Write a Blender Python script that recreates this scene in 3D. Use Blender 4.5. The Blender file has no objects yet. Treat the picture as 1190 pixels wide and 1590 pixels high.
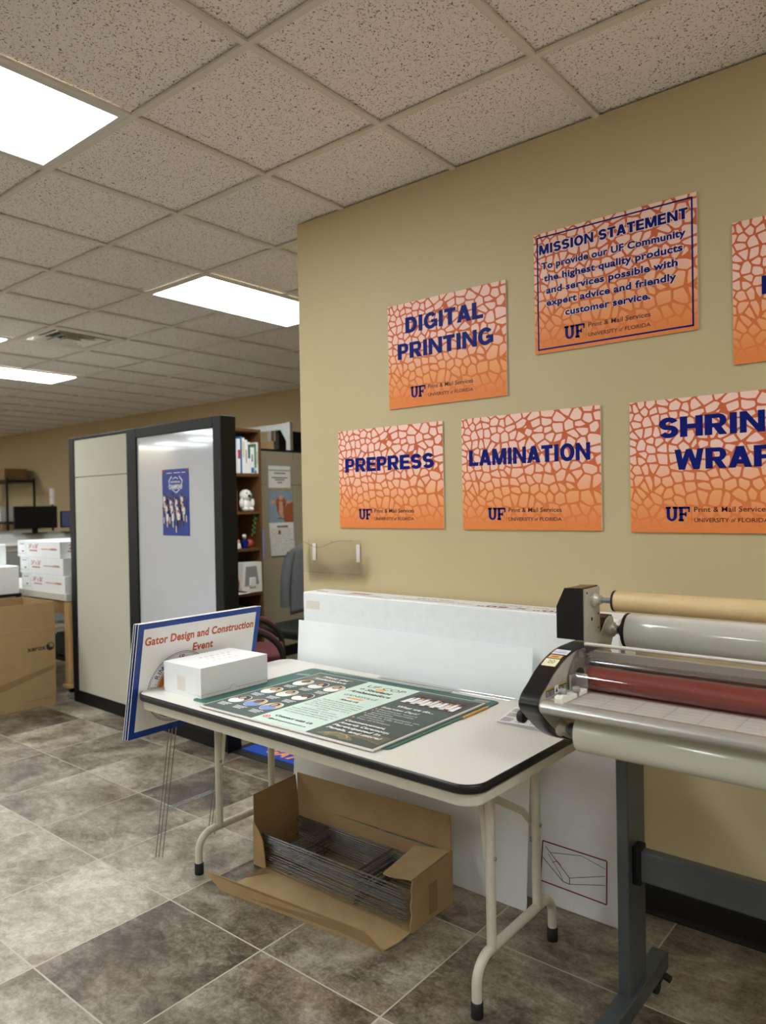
import bpy, math, random
from mathutils import Vector, Matrix
random.seed(7)
SC = bpy.context.scene
COL = SC.collection
V3 = Vector

# ------------------------------------------------------------------ camera, world, exposure
CAMH = 1.42
YAW, PITCH, ROLL = 2.2595774775, -0.0100690948, -0.0173495930
fw = V3((math.cos(PITCH)*math.cos(YAW), math.cos(PITCH)*math.sin(YAW), math.sin(PITCH)))
rt = fw.cross(V3((0, 0, 1))).normalized()
up = rt.cross(fw)
rr = rt*math.cos(ROLL) + up*math.sin(ROLL)
uu = -rt*math.sin(ROLL) + up*math.cos(ROLL)
cam_d = bpy.data.cameras.new('camera')
cam = bpy.data.objects.new('camera', cam_d)
COL.objects.link(cam)
cam.matrix_world = Matrix(((rr.x, uu.x, -fw.x, 0), (rr.y, uu.y, -fw.y, 0), (rr.z, uu.z, -fw.z, CAMH), (0, 0, 0, 1)))
cam_d.sensor_fit = 'AUTO'
cam_d.sensor_width = 36
cam_d.lens = 1141.8/1590*36
cam_d.clip_start = 0.05
cam_d.dof.use_dof = True
cam_d.dof.focus_distance = 2.5
cam_d.dof.aperture_fstop = 2.6
SC.camera = cam
SC.view_settings.view_transform = 'Standard'
SC.view_settings.look = 'None'
SC.view_settings.exposure = 1.48
SC.view_settings.gamma = 1
SC.view_settings.use_curve_mapping = False
w = bpy.data.worlds.new('world')
SC.world = w
SC.cycles.transparent_max_bounces = 32
SC.cycles.max_bounces = 12
SC.cycles.diffuse_bounces = 8
w.use_nodes = True
w.node_tree.nodes['Background'].inputs[0].default_value = (0.9, 0.95, 1, 1)
w.node_tree.nodes['Background'].inputs[1].default_value = 0.02
LAMP = 7.5          # radiance of the ceiling panels

# ------------------------------------------------------------------ materials
def lin(c):
    return tuple(((v/255)/12.92 if v/255 <= .04045 else ((v/255+.055)/1.055)**2.4) for v in c) + (1,)

def nt(name):
    m = bpy.data.materials.new(name)
    m.use_nodes = True
    t = m.node_tree
    return m, t, t.nodes['Principled BSDF'], t.nodes, t.links

def mat(name, c, rough=.5, metal=0, var=.06, scale=25, bump=0, bscale=200, spec=.5, coat=0, stretch=None):
    m, t, b, N, L = nt(name)
    b.inputs['Roughness'].default_value = rough
    b.inputs['Metallic'].default_value = metal
    b.inputs['Specular IOR Level'].default_value = spec
    b.inputs['Coat Weight'].default_value = coat
    col = lin(c)
    tc = N.new('ShaderNodeTexCoord')
    src = tc.outputs['Object']
    if stretch:
        mp = N.new('ShaderNodeMapping'); mp.inputs['Scale'].default_value = stretch
        L.new(src, mp.inputs[0]); src = mp.outputs[0]
    if var > 0:
        n = N.new('ShaderNodeTexNoise'); n.inputs['Scale'].default_value = scale; n.inputs['Detail'].default_value = 4
        L.new(src, n.inputs['Vector'])
        r = N.new('ShaderNodeValToRGB')
        r.color_ramp.elements[0].position = .3; r.color_ramp.elements[1].position = .7
        r.color_ramp.elements[0].color = tuple(v*(1-var) for v in col[:3]) + (1,)
        r.color_ramp.elements[1].color = tuple(min(1, v*(1+var)) for v in col[:3]) + (1,)
        L.new(n.outputs[0], r.inputs[0]); L.new(r.outputs[0], b.inputs['Base Color'])
    else:
        b.inputs['Base Color'].default_value = col
    if bump:
        n2 = N.new('ShaderNodeTexNoise'); n2.inputs['Scale'].default_value = bscale; n2.inputs['Detail'].default_value = 3
        L.new(src, n2.inputs['Vector'])
        bp = N.new('ShaderNodeBump'); bp.inputs['Strength'].default_value = bump; bp.inputs['Distance'].default_value = .002
        L.new(n2.outputs[0], bp.inputs['Height']); L.new(bp.outputs[0], b.inputs['Normal'])
    return m

def clear_mat(name, tint=(1, 1, 1), fres=1.45, rough=.03, extra=0.0):
    m, t, b, N, L = nt(name)
    N.remove(b)
    tr = N.new('ShaderNodeBsdfTransparent'); tr.inputs[0].default_value = tint + (1,)
    gl = N.new('ShaderNodeBsdfGlossy'); gl.inputs['Roughness'].default_value = rough
    fr = N.new('ShaderNodeFresnel'); fr.inputs[0].default_value = fres
    ad = N.new('ShaderNodeMath'); ad.operation = 'ADD'; ad.inputs[1].default_value = extra; ad.use_clamp = True
    mx = N.new('ShaderNodeMixShader')
    L.new(fr.outputs[0], ad.inputs[0]); L.new(ad.outputs[0], mx.inputs[0])
    L.new(tr.outputs[0], mx.inputs[1]); L.new(gl.outputs[0], mx.inputs[2])
    L.new(mx.outputs[0], N['Material Output'].inputs[0])
    return m

def lamp_mat(name, strength):
    m, t, b, N, L = nt(name)
    N.remove(b)
    e = N.new('ShaderNodeEmission'); e.inputs[0].default_value = (.93, .985, 1, 1); e.inputs[1].default_value = strength
    L.new(e.outputs[0], N['Material Output'].inputs[0])
    return m

def math_node(N, L, op, a, b=None):
    n = N.new('ShaderNodeMath'); n.operation = op
    for i, x in enumerate((a, b)):
        if x is None: continue
        if isinstance(x, (int, float)): n.inputs[i].default_value = x
        else: L.new(x, n.inputs[i])
    return n.outputs[0]

FT, FX, FY = .49513, -3.2926, 1.5423
def floor_material():
    m, t, b, N, L = nt('slate_floor_tile')
    tc = N.new('ShaderNodeTexCoord'); sp = N.new('ShaderNodeSeparateXYZ'); L.new(tc.outputs['Object'], sp.inputs[0])
    M = lambda *a: math_node(N, L, *a)
    u = M('DIVIDE', M('SUBTRACT', sp.outputs[0], FX), FT); v = M('DIVIDE', M('SUBTRACT', sp.outputs[1], FY), FT)
    fu, fv = M('FLOOR', u), M('FLOOR', v)
    ru, rv = M('FRACT', u), M('FRACT', v)
    eu = M('MINIMUM', ru, M('SUBTRACT', 1.0, ru)); ev = M('MINIMUM', rv, M('SUBTRACT', 1.0, rv))
    ed = M('MINIMUM', eu, ev)
    cid = N.new('ShaderNodeCombineXYZ'); L.new(M('ADD', fu, 59.0), cid.inputs[0]); L.new(M('ADD', fv, 70.0), cid.inputs[1]); cid.inputs[2].default_value = 37.0
    wn = N.new('ShaderNodeTexWhiteNoise'); wn.noise_dimensions = '3D'; L.new(cid.outputs[0], wn.inputs['Vector'])
    # each tile reads its own piece of the stone pattern
    off = N.new('ShaderNodeVectorMath'); off.operation = 'SCALE'; off.inputs['Scale'].default_value = 23.0
    L.new(wn.outputs['Color'], off.inputs[0])
    ps = N.new('ShaderNodeVectorMath'); ps.operation = 'ADD'
    L.new(tc.outputs['Object'], ps.inputs[0]); L.new(off.outputs[0], ps.inputs[1])
    def noise(scale, det=6, rough=.6, dist=0, stretch=None):
        src = ps.outputs[0]
        if stretch:
            mp = N.new('ShaderNodeMapping'); mp.inputs['Scale'].default_value = stretch
            L.new(src, mp.inputs[0]); src = mp.outputs[0]
        n = N.new('ShaderNodeTexNoise'); n.inputs['Scale'].default_value = scale; n.inputs['Detail'].default_value = det
        n.inputs['Roughness'].default_value = rough; n.inputs['Distortion'].default_value = dist
        L.new(src, n.inputs['Vector']); return n.outputs[0]
    big = noise(3.2, 5, .6, .6)
    grain = noise(16, 10, .8, .5, (1, 1.6, 1))
    fine = noise(85, 6, .75)
    val = M('ADD', M('MULTIPLY', big, .52), M('MULTIPLY', grain, .44))
    val = M('ADD', val, M('MULTIPLY', fine, .24))
    val = M('ADD', val, M('MULTIPLY', M('SUBTRACT', wn.outputs['Value'], .5), .15))
    cr = N.new('ShaderNodeValToRGB'); e = cr.color_ramp.elements
    e[0].position = .455; e[0].color = lin((66, 56, 46)); e[1].position = .775; e[1].color = lin((202, 194, 176))
    for p_, c_ in ((.525, (98, 87, 72)), (.59, (130, 119, 102)), (.68, (166, 157, 139))):
        x = e.new(p_); x.color = lin(c_)
    L.new(val, cr.inputs[0])
    # rusty brown clouds
    rust = noise(2.1, 4, .55, .8)
    rf = N.new('ShaderNodeValToRGB'); rf.color_ramp.elements[0].position = .56; rf.color_ramp.elements[1].position = .70
    L.new(rust, rf.inputs[0])
    mxr = N.new('ShaderNodeMix'); mxr.data_type = 'RGBA'; mxr.blend_type = 'MULTIPLY'
    L.new(M('MULTIPLY', rf.outputs[0], .55), mxr.inputs['Factor']); L.new(cr.outputs[0], mxr.inputs['A'])
    mxr.inputs['B'].default_value = lin((214, 178, 142))
    # grout
    g = M('LESS_THAN', ed, .0055)
    mg = N.new('ShaderNodeMix'); mg.data_type = 'RGBA'
    L.new(g, mg.inputs['Factor']); L.new(mxr.outputs['Result'], mg.inputs['A']); mg.inputs['B'].default_value = lin((186, 178, 160))
    L.new(mg.outputs['Result'], b.inputs['Base Color'])
    rg = M('ADD', M('MULTIPLY', fine, .22), .30)
    rg = M('ADD', rg, M('MULTIPLY', g, .3)); L.new(rg, b.inputs['Roughness'])
    hgt = M('ADD', M('MULTIPLY', fine, .35), M('MULTIPLY', grain, .65))
    hgt = M('SUBTRACT', hgt, M('MULTIPLY', g, .6))
    bp = N.new('ShaderNodeBump'); bp.inputs['Strength'].default_value = .35; bp.inputs['Distance'].default_value = .004
    L.new(hgt, bp.inputs['Height']); L.new(bp.outputs[0], b.inputs['Normal'])
    return m

def ceiling_material():
    m, t, b, N, L = nt('fissured_ceiling_tile')
    tc = N.new('ShaderNodeTexCoord')
    dn = N.new('ShaderNodeTexNoise'); dn.inputs['Scale'].default_value = 60; L.new(tc.outputs['Object'], dn.inputs['Vector'])
    ad = N.new('ShaderNodeMix'); ad.data_type = 'RGBA'; ad.blend_type = 'ADD'; ad.inputs['Factor'].default_value = .03
    L.new(tc.outputs['Object'], ad.inputs['A']); L.new(dn.outputs['Color'], ad.inputs['B'])
    n = N.new('ShaderNodeTexNoise'); n.inputs['Scale'].default_value = 150; n.inputs['Detail'].default_value = 1.5; n.inputs['Roughness'].default_value = .5
    L.new(ad.outputs['Result'], n.inputs['Vector'])
    r = N.new('ShaderNodeValToRGB'); e = r.color_ramp.elements
    e[0].position = .355; e[0].color = lin((128, 118, 108)); e[1].position = .395; e[1].color = lin((244, 238, 234))
    L.new(n.outputs[0], r.inputs[0]); L.new(r.outputs[0], b.inputs['Base Color'])
    b.inputs['Roughness'].default_value = .95; b.inputs['Specular IOR Level'].default_value = .1
    return m

def gator_material(name, wd, ht):
    """printed hide pattern: pale cells on darker gaps, the print fading from pink to orange downwards"""
    m, t, b, N, L = nt(name)
    M = lambda *a: math_node(N, L, *a)
    tc = N.new('ShaderNodeTexCoord'); sp = N.new('ShaderNodeSeparateXYZ'); L.new(tc.outputs['Object'], sp.inputs[0])
    u = M('DIVIDE', sp.outputs[0], wd); v = M('DIVIDE', sp.outputs[2], ht)
    wob = N.new('ShaderNodeTexNoise'); wob.inputs['Scale'].default_value = 9; L.new(tc.outputs['Object'], wob.inputs['Vector'])
    wv = M('MULTIPLY', M('SUBTRACT', wob.outputs[0], .5), .055)
    cx = N.new('ShaderNodeCombineXYZ')
    # cells grow from the left upper corner to the right and downward
    sx = M('MULTIPLY', M('POWER', M('ADD', u, .28), .72), 19.5)
    sx = M('ADD', sx, M('MULTIPLY', M('SUBTRACT', v, .5), 2.2))
    sy = M('MULTIPLY', M('POWER', M('ADD', v, .35), 1.15), 12.0)
    sy = M('SUBTRACT', sy, M('MULTIPLY', M('MULTIPLY', u, v), 2.6))
    L.new(M('ADD', sx, M('MULTIPLY', wv, 14)), cx.inputs[0]); L.new(M('ADD', sy, M('MULTIPLY', wv, 10)), cx.inputs[1])
    fd = []
    for ft_ in ('F1', 'F2'):
        vo = N.new('ShaderNodeTexVoronoi'); vo.feature = ft_; vo.voronoi_dimensions = '2D'
        vo.inputs['Scale'].default_value = 1.0; vo.inputs['Randomness'].default_value = .8
        L.new(cx.outputs[0], vo.inputs['Vector']); fd.append(vo.outputs['Distance'])
    gapd = M('SUBTRACT', fd[1], fd[0])
    f = N.new('ShaderNodeValToRGB'); f.color_ramp.elements[0].position = .165; f.color_ramp.elements[1].position = .195
    L.new(gapd, f.inputs[0])
    ca = N.new('ShaderNodeValToRGB'); e = ca.color_ramp.elements
    e[0].position = .06; e[0].color = lin((238, 140, 78)); e[1].position = .62; e[1].color = lin((255, 214, 200))
    x = e.new(.32); x.color = lin((250, 174, 122)); L.new(v, ca.inputs[0])
    cb = N.new('ShaderNodeValToRGB'); e = cb.color_ramp.elements
    e[0].position = .04; e[0].color = lin((238, 138, 74)); e[1].position = .7; e[1].color = lin((214, 106, 68))
    x = e.new(.3); x.color = lin((226, 124, 70)); L.new(v, cb.inputs[0])
    mx = N.new('ShaderNodeMix'); mx.data_type = 'RGBA'
    L.new(f.outputs[0], mx.inputs['Factor']); L.new(cb.outputs[0], mx.inputs['A']); L.new(ca.outputs[0], mx.inputs['B'])
    L.new(mx.outputs['Result'], b.inputs['Base Color'])
    b.inputs['Roughness'].default_value = .5; b.inputs['Specular IOR Level'].default_value = .2
    return m

def cell_grid_material(name, base, line, step, wdt, rough=.5, axes=(0, 1)):
    m, t, b, N, L = nt(name)
    M = lambda *a: math_node(N, L, *a)
    tc = N.new('ShaderNodeTexCoord'); sp = N.new('ShaderNodeSeparateXYZ'); L.new(tc.outputs['Object'], sp.inputs[0])
    ds = []
    for a in axes:
        r_ = M('FRACT', M('DIVIDE', sp.outputs[a], step))
        ds.append(M('MINIMUM', r_, M('SUBTRACT', 1.0, r_)))
    g = M('LESS_THAN', M('MINIMUM', ds[0], ds[1]), wdt/step/2)
    mx = N.new('ShaderNodeMix'); mx.data_type = 'RGBA'
    L.new(g, mx.inputs['Factor']); mx.inputs['A'].default_value = lin(base); mx.inputs['B'].default_value = lin(line)
    L.new(mx.outputs['Result'], b.inputs['Base Color']); b.inputs['Roughness'].default_value = rough
    return m

M_ = {}
def MM(k, *a, **kw):
    M_[k] = mat(k, *a, **kw); return M_[k]
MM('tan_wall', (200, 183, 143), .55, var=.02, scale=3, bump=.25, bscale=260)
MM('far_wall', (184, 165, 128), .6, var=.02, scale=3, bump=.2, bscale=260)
MM('unseen_wall', (226, 220, 206), .6, var=.02, scale=3)
MM('black_base', (18, 18, 19), .35, var=.1)
MM('tbar', (222, 216, 206), .5, var=.02)
MM('lamp_frame', (215, 213, 206), .45, var=.02)
MM('laminate_white', (222, 219, 211), .38, var=.025, scale=220)
MM('tmold_black', (17, 18, 19), .4, var=.1)
MM('cream_metal', (206, 200, 184), .35, var=.04, scale=40)
MM('black_rubber', (20, 20, 20), .6)
MM('bolt_steel', (160, 156, 146), .35, .8)
MM('white_board_foam', (246, 250, 252), .55, var=.01)
MM('white_card', (240, 242, 243), .6, var=.025, scale=30, bump=.15, bscale=150)
MM('white_paper', (240, 240, 238), .6, var=.01)
MM('white_gloss_box', (240, 242, 243), .45, var=.01)
MM('kraft', (168, 139, 98), .75, var=.06, scale=14, bump=.12, bscale=120)
MM('kraft_dark', (146, 117, 78), .8, var=.07, scale=14)
MM('kraft_pale', (184, 155, 112), .75, var=.06, scale=18)
MM('kraft_tube', (216, 187, 138), .5, var=.05, scale=30, stretch=(.3, 1, 1))
MM('galvanized', (150, 153, 157), .26, .9, var=.15, scale=60)
MM('navy', (8, 24, 116), .5, var=0, spec=.15)
MM('ink_dark', (52, 22, 38), .5, var=0)
MM('ink_black', (28, 28, 30), .5, var=0)
MM('ink_grey', (120, 118, 116), .5, var=0)
MM('rule_orange', (196, 96, 52), .5, var=0)
MM('edge_white', (228, 222, 214), .5, var=.01)
MM('pale_halo', (248, 226, 224), .5, var=0)
MM('royal_blue', (10, 60, 146), .4, var=.02)
MM('sign_orange', (192, 84, 34), .45, var=0)
MM('seal_orange', (226, 120, 46), .45, var=0)
MM('panel_fabric', (203, 201, 184), .85, var=.03, scale=120, bump=.2, bscale=500)
MM('cubicle_fabric', (168, 160, 136), .85, var=.03, scale=120, bump=.2, bscale=500)
MM('slate_frame', (27, 30, 34), .45, var=.05, spec=.25)
MM('black_metal', (14, 15, 17), .45, var=.1, spec=.25)
MM('whiteboard_face', (204, 208, 216), .07, var=.01, coat=.3)
MM('lam_black', (20, 19, 22), .24, var=.06)
MM('lam_plate', (198, 193, 180), .4, .35, var=.06, scale=60)
MM('lam_table', (206, 201, 192), .35, .25, var=.03)
MM('alu', (206, 205, 200), .3, .7, var=.03)
MM('steel_shaft', (172, 180, 186), .22, .9, var=.05)
MM('chrome', (196, 206, 218), .08, 1, var=0)
MM('red_rubber', (158, 62, 52), .42, var=.06, scale=30)
MM('film_grey', (228, 231, 226), .18, var=.02, scale=30, coat=.4, stretch=(.2, 3, 3))
MM('film_green', (222, 224, 208), .18, var=.02, scale=30, coat=.4, stretch=(.2, 3, 3))
MM('stand_grey', (66, 71, 74), .38, var=.05)
MM('white_plastic', (238, 236, 228), .35, var=.01)
MM('grey_plastic', (150, 150, 146), .4, var=.03)
MM('label_white', (244, 240, 246), .5, var=0)
MM('label_orange', (232, 196, 132), .5, var=0)
MM('label_yellow', (246, 242, 202), .5, var=0)
MM('label_gold', (196, 168, 48), .5, var=0)
MM('poster_green', (42, 66, 60), .4, var=.02)
MM('poster_mint', (207, 230, 216), .45, var=0)
MM('gold', (206, 182, 128), .45, var=0)
MM('peach', (246, 178, 120), .5, var=0)
MM('skin', (206, 160, 130), .6, var=0)
MM('skin_dark', (128, 86, 66), .6, var=0)
MM('hair', (44, 32, 28), .6, var=0)
MM('scrub_blue', (120, 150, 215), .6, var=0)
MM('photo_dark', (62, 46, 42), .5, var=.2, scale=40)
MM('pink_red', (226, 88, 96), .5, var=0)
MM('pencil_yellow', (226, 164, 58), .4, var=.03)
MM('pencil_wood', (222, 188, 140), .6)
MM('eraser', (190, 96, 86), .7)
MM('walnut', (104, 70, 38), .5, var=.2, scale=12, stretch=(6, 6, .7))
MM('pine', (214, 176, 122), .6, var=.12, scale=14, stretch=(5, 5, .6))
MM('worn_top', (206, 202, 192), .5, var=.06)
MM('monitor_black', (10, 11, 13), .25, var=.05)
MM('monitor_blue', (72, 82, 120), .3, var=.1)
MM('press_white', (196, 198, 194), .45, var=.03)
MM('press_grey', (134, 136, 132), .5, var=.04)
MM('box_red', (186, 66, 70), .6, var=0)
MM('dark_red', (128, 28, 40), .5, var=0)
MM('burgundy', (98, 44, 44), .8, var=.1, bump=.3, bscale=400)
MM('arm_black', (26, 20, 20), .45)
MM('jacket_grey', (106, 108, 109), .95, var=.08, scale=60, bump=.3, bscale=300)
MM('plush', (232, 230, 224), .95, var=.05, scale=60, bump=.4, bscale=200)
MM('leaf', (74, 110, 62), .55, var=.2)
MM('ball_red', (168, 74, 58), .5, var=.1)
MM('book_blue', (40, 112, 170), .5, var=.03)
MM('book_green', (78, 128, 66), .5, var=.03)
MM('book_teal', (34, 92, 96), .5, var=0)
MM('book_cream', (222, 206, 160), .5, var=.03)
MM('book_red', (196, 44, 52), .5, var=.03)
MM('cow_brown', (168, 92, 58), .6, var=.15, scale=30)
MM('cow_pale', (214, 170, 146), .6, var=.1, scale=30)
MM('cow_sky', (146, 166, 186), .6, var=.12, scale=14)
MM('mat_blue', (24, 68, 168), .9, var=.08, scale=80, bump=.4, bscale=600)
MM('mat_orange', (238, 152, 96), .9, var=.05, scale=80)
MM('frame_wood', (120, 74, 40), .5, var=.1)
MM('vent_white', (228, 225, 218), .5, var=.02)
MM('vent_dark', (40, 40, 40), .7)
MM('team_blue', (30, 62, 156), .4, var=.08, scale=20)
MM('shelf_silver', (176, 178, 176), .4, .5, var=.05)
M_['floor'] = floor_material()
M_['ceiling'] = ceiling_material()
M_['gator'] = gator_material('hide_print', .585, .445)
M_['cutting'] = cell_grid_material('cutting_mat_grid', (36, 92, 80), (96, 140, 128), .0127, .0006, .5)
M_['clear'] = clear_mat('clear_acrylic', (.95, .95, .94), 1.45, .05, .07)
M_['holder_clear'] = clear_mat('clear_styrene', (.985, .985, .98), 1.22, .06, .02)
M_['lamp'] = lamp_mat('lamp_diffuser', LAMP)

# ------------------------------------------------------------------ mesh building
class MB:
    def __init__(s):
        s.v, s.f, s.k, s.sm, s.ms = [], [], [], [], []
    def mi(s, m):
        if m not in s.ms: s.ms.append(m)
        return s.ms.index(m)
    def add(s, vs, fs, m, smooth=False):
        b = len(s.v); i = s.mi(m)
        s.v += [V3(q) for q in vs]
        for f in fs:
            s.f.append([b+j for j in f]); s.k.append(i); s.sm.append(smooth)
        return s
    def box(s, x0, x1, y0, y1, z0, z1, m):
        vs = [(x, y, z) for x in (x0, x1) for y in (y0, y1) for z in (z0, z1)]
        return s.add(vs, [(0, 1, 3, 2), (4, 6, 7, 5), (0, 4, 5, 1), (2, 3, 7, 6), (0, 2, 6, 4), (1, 5, 7, 3)], m)
    def obox(s, c, a, b, d, m):
        c, a, b, d = V3(c), V3(a), V3(b), V3(d)
        vs = [c+a*i+b*j+d*k for i in (-1, 1) for j in (-1, 1) for k in (-1, 1)]
        return s.add(vs, [(0, 1, 3, 2), (4, 6, 7, 5), (0, 4, 5, 1), (2, 3, 7, 6), (0, 2, 6, 4), (1, 5, 7, 3)], m)
    def sheet(s, quad, th, m):
        """a panel with thickness from four corners"""
        q = [V3(p) for p in quad]; n = (q[1]-q[0]).cross(q[-1]-q[0]).normalized()*th
        k = len(q)
        vs = q + [p+n for p in q]
        return s.add(vs, [tuple(range(k))[::-1], tuple(range(k, 2*k))] + [(i, (i+1) % k, k+(i+1) % k, k+i) for i in range(k)], m)
    def prism(s, poly, O, U, W, n, m, smooth=False):
        """2D outline in plane O,U,W pushed by vector n"""
        O, U, W, n = V3(O), V3(U), V3(W), V3(n)
        a = [O+U*p[0]+W*p[1] for p in poly]; k = len(a)
        s.add(a+[p+n for p in a], [tuple(range(k))[::-1], tuple(range(k, 2*k))], m)
        return s.add(a+[p+n for p in a], [(i, (i+1) % k, k+(i+1) % k, k+i) for i in range(k)], m, smooth)
    def ring(s, c, ax, r, n):
        ax = V3(ax).normalized(); h = V3((0, 0, 1)) if abs(ax.z) < .9 else V3((1, 0, 0))
        e1 = ax.cross(h).normalized(); e2 = ax.cross(e1)
        return [V3(c)+e1*(r*math.cos(2*math.pi*i/n))+e2*(r*math.sin(2*math.pi*i/n)) for i in range(n)]
    def lathe(s, prof, O, ax, m, n=28, smooth=True):
        """profile of (distance along axis, radius)"""
        ax = V3(ax).normalized(); O = V3(O)
        vs = []
        for h, r in prof: vs += s.ring(O+ax*h, ax, max(r, 1e-5), n)
        fs = [(j*n+i, j*n+(i+1) % n, (j+1)*n+(i+1) % n, (j+1)*n+i) for j in range(len(prof)-1) for i in range(n)]
        s.add(vs, fs, m, smooth)
        k = len(prof)-1
        b = s.ring(O+ax*prof[0][0], ax, max(prof[0][1], 1e-5), n); t = s.ring(O+ax*prof[k][0], ax, max(prof[k][1], 1e-5), n)
        s.add(b, [tuple(range(n))[::-1]], m); s.add(t, [tuple(range(n))], m)
        return s
    def cyl(s, p0, p1, r, m, n=24, r1=None):
        p0, p1 = V3(p0), V3(p1)
        return s.lathe([(0, r), ((p1-p0).length, r if r1 is None else r1)], p0, p1-p0, m, n)
    def tube(s, path, r, m, n=12, caps=True):
        P = [V3(p) for p in path]; vs = []
        t0 = (P[1]-P[0]).normalized(); h = V3((0, 0, 1)) if abs(t0.z) < .9 else V3((1, 0, 0))
        e = t0.cross(h).normalized()
        for i, p in enumerate(P):
            t = ((P[min(i+1, len(P)-1)]-p).normalized()+(p-P[max(i-1, 0)]).normalized()).normalized()
            e = (e-t*e.dot(t)).normalized(); g = t.cross(e)
            vs += [p+e*(r*math.cos(2*math.pi*k/n))+g*(r*math.sin(2*math.pi*k/n)) for k in range(n)]
        fs = [(j*n+i, j*n+(i+1) % n, (j+1)*n+(i+1) % n, (j+1)*n+i) for j in range(len(P)-1) for i in range(n)]
        s.add(vs, fs, m, True)
        if caps:
            s.add(vs[:n], [tuple(range(n))[::-1]], m); s.add(vs[-n:], [tuple(range(n))], m)
        return s
    def ball(s, c, rx, ry, rz, m, n=20, k=12):
        c = V3(c); vs = [c+V3((0, 0, -rz))]
        for j in range(1, k):
            a = -math.pi/2+math.pi*j/k
            for i in range(n):
                b = 2*math.pi*i/n
                vs.append(c+V3((rx*math.cos(a)*math.cos(b), ry*math.cos(a)*math.sin(b), rz*math.sin(a))))
        vs.append(c+V3((0, 0, rz)))
        fs = [(0, 1+(i+1) % n, 1+i) for i in range(n)]
        fs += [(1+j*n+i, 1+j*n+(i+1) % n, 1+(j+1)*n+(i+1) % n, 1+(j+1)*n+i) for j in range(k-2) for i in range(n)]
        t = len(vs)-1; b0 = 1+(k-2)*n
        fs += [(b0+i, b0+(i+1) % n, t) for i in range(n)]
        return s.add(vs, fs, m, True)
    def grid(s, fn, nu, nv, m, smooth=True):
        vs = [fn(i/nu, j/nv) for j in range(nv+1) for i in range(nu+1)]
        fs = [(j*(nu+1)+i, j*(nu+1)+i+1, (j+1)*(nu+1)+i+1, (j+1)*(nu+1)+i) for j in range(nv) for i in range(nu)]
        return s.add(vs, fs, m, smooth)

def wloc(o):
    v = V3((0, 0, 0))
    while o is not None:
        v += o.location; o = o.parent
    return v

def build(mb, name, parent=None, loc=None, bevel=0, seg=2, solid=0):
    """one mesh object from world coordinates; loc is the object's own origin in the world"""
    base = wloc(parent) if parent is not None else V3((0, 0, 0))
    org = V3(loc) if loc is not None else base
    me = bpy.data.meshes.new(name)
    me.from_pydata([tuple(v-org) for v in mb.v], [], mb.f)
    for m in mb.ms: me.materials.append(M_[m])
    for p, k, sm in zip(me.polygons, mb.k, mb.sm):
        p.material_index = k; p.use_smooth = sm
    me.update()
    o = bpy.data.objects.new(name, me); COL.objects.link(o)
    o.location = org-base
    o.parent = parent
    if solid:
        d = o.modifiers.new('solid', 'SOLIDIFY'); d.thickness = solid; d.offset = 0
    if bevel:
        d = o.modifiers.new('bevel', 'BEVEL'); d.width = bevel; d.segments = seg; d.limit_method = 'ANGLE'; d.angle_limit = .6
        d.harden_normals = False
    return o

def tag(o, label, cat, group=None, kind=None):
    o['label'] = label; o['category'] = cat
    if group: o['group'] = group
    if kind: o['kind'] = kind
    return o

def thing(name, label, cat, loc, group=None):
    o = bpy.data.objects.new(name, None); COL.objects.link(o); o.location = V3(loc)
    o.empty_display_size = .1
    return tag(o, label, cat, group)

def solo(mb, name, label, cat, loc, group=None, **kw):
    return tag(build(mb, name, None, loc, **kw), label, cat, group)

def struct(mb, name, **kw):
    o = build(mb, name, None, None, **kw); o['kind'] = 'structure'; return o

# flat printing on a surface
class Frame:
    def __init__(s, O, U, W):
        s.O, s.U, s.W = V3(O), V3(U).normalized(), V3(W).normalized()
        s.N = s.U.cross(s.W).normalized()
    def P(s, u, v, lay=0):
        return s.O+s.U*u+s.W*v+s.N*(.0005+.0004*lay)

def poly(mb, F, pts, m, lay=0):
    mb.add([F.P(u, v, lay) for u, v in pts], [tuple(range(len(pts)))], m)
def rect(mb, F, u0, v0, u1, v1, m, lay=0):
    poly(mb, F, [(u0, v0), (u1, v0), (u1, v1), (u0, v1)], m, lay)
def oval(mb, F, u, v, a, b, m, lay=0, n=24, a0=0, a1=2*math.pi):
    full = abs(a1-a0-2*math.pi) < 1e-6
    pts = [(u+a*math.cos(a0+(a1-a0)*i/n), v+b*math.sin(a0+(a1-a0)*i/n)) for i in range(n if full else n+1)]
    poly(mb, F, pts, m, lay)
def ringd(mb, F, u, v, a, b, t, m, lay=0, n=40, a0=0, a1=2*math.pi):
    vs = []
    for i in range(n+1):
        c, s_ = math.cos(a0+(a1-a0)*i/n), math.sin(a0+(a1-a0)*i/n)
        vs += [F.P(u+a*c, v+b*s_, lay), F.P(u+(a-t)*c, v+(b-t)*s_, lay)]
    mb.add(vs, [(2*i, 2*i+2, 2*i+3, 2*i+1) for i in range(n)], m)
def stroke(mb, F, pts, wd, m, lay=0):
    for (a, b), (c, d) in zip(pts[:-1], pts[1:]):
        dx, dy = c-a, d-b; l = math.hypot(dx, dy) or 1; nx, ny = -dy/l*wd/2, dx/l*wd/2
        poly(mb, F, [(a+nx, b+ny), (a-nx, b-ny), (c-nx, d-ny), (c+nx, d+ny)], m, lay)

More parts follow.
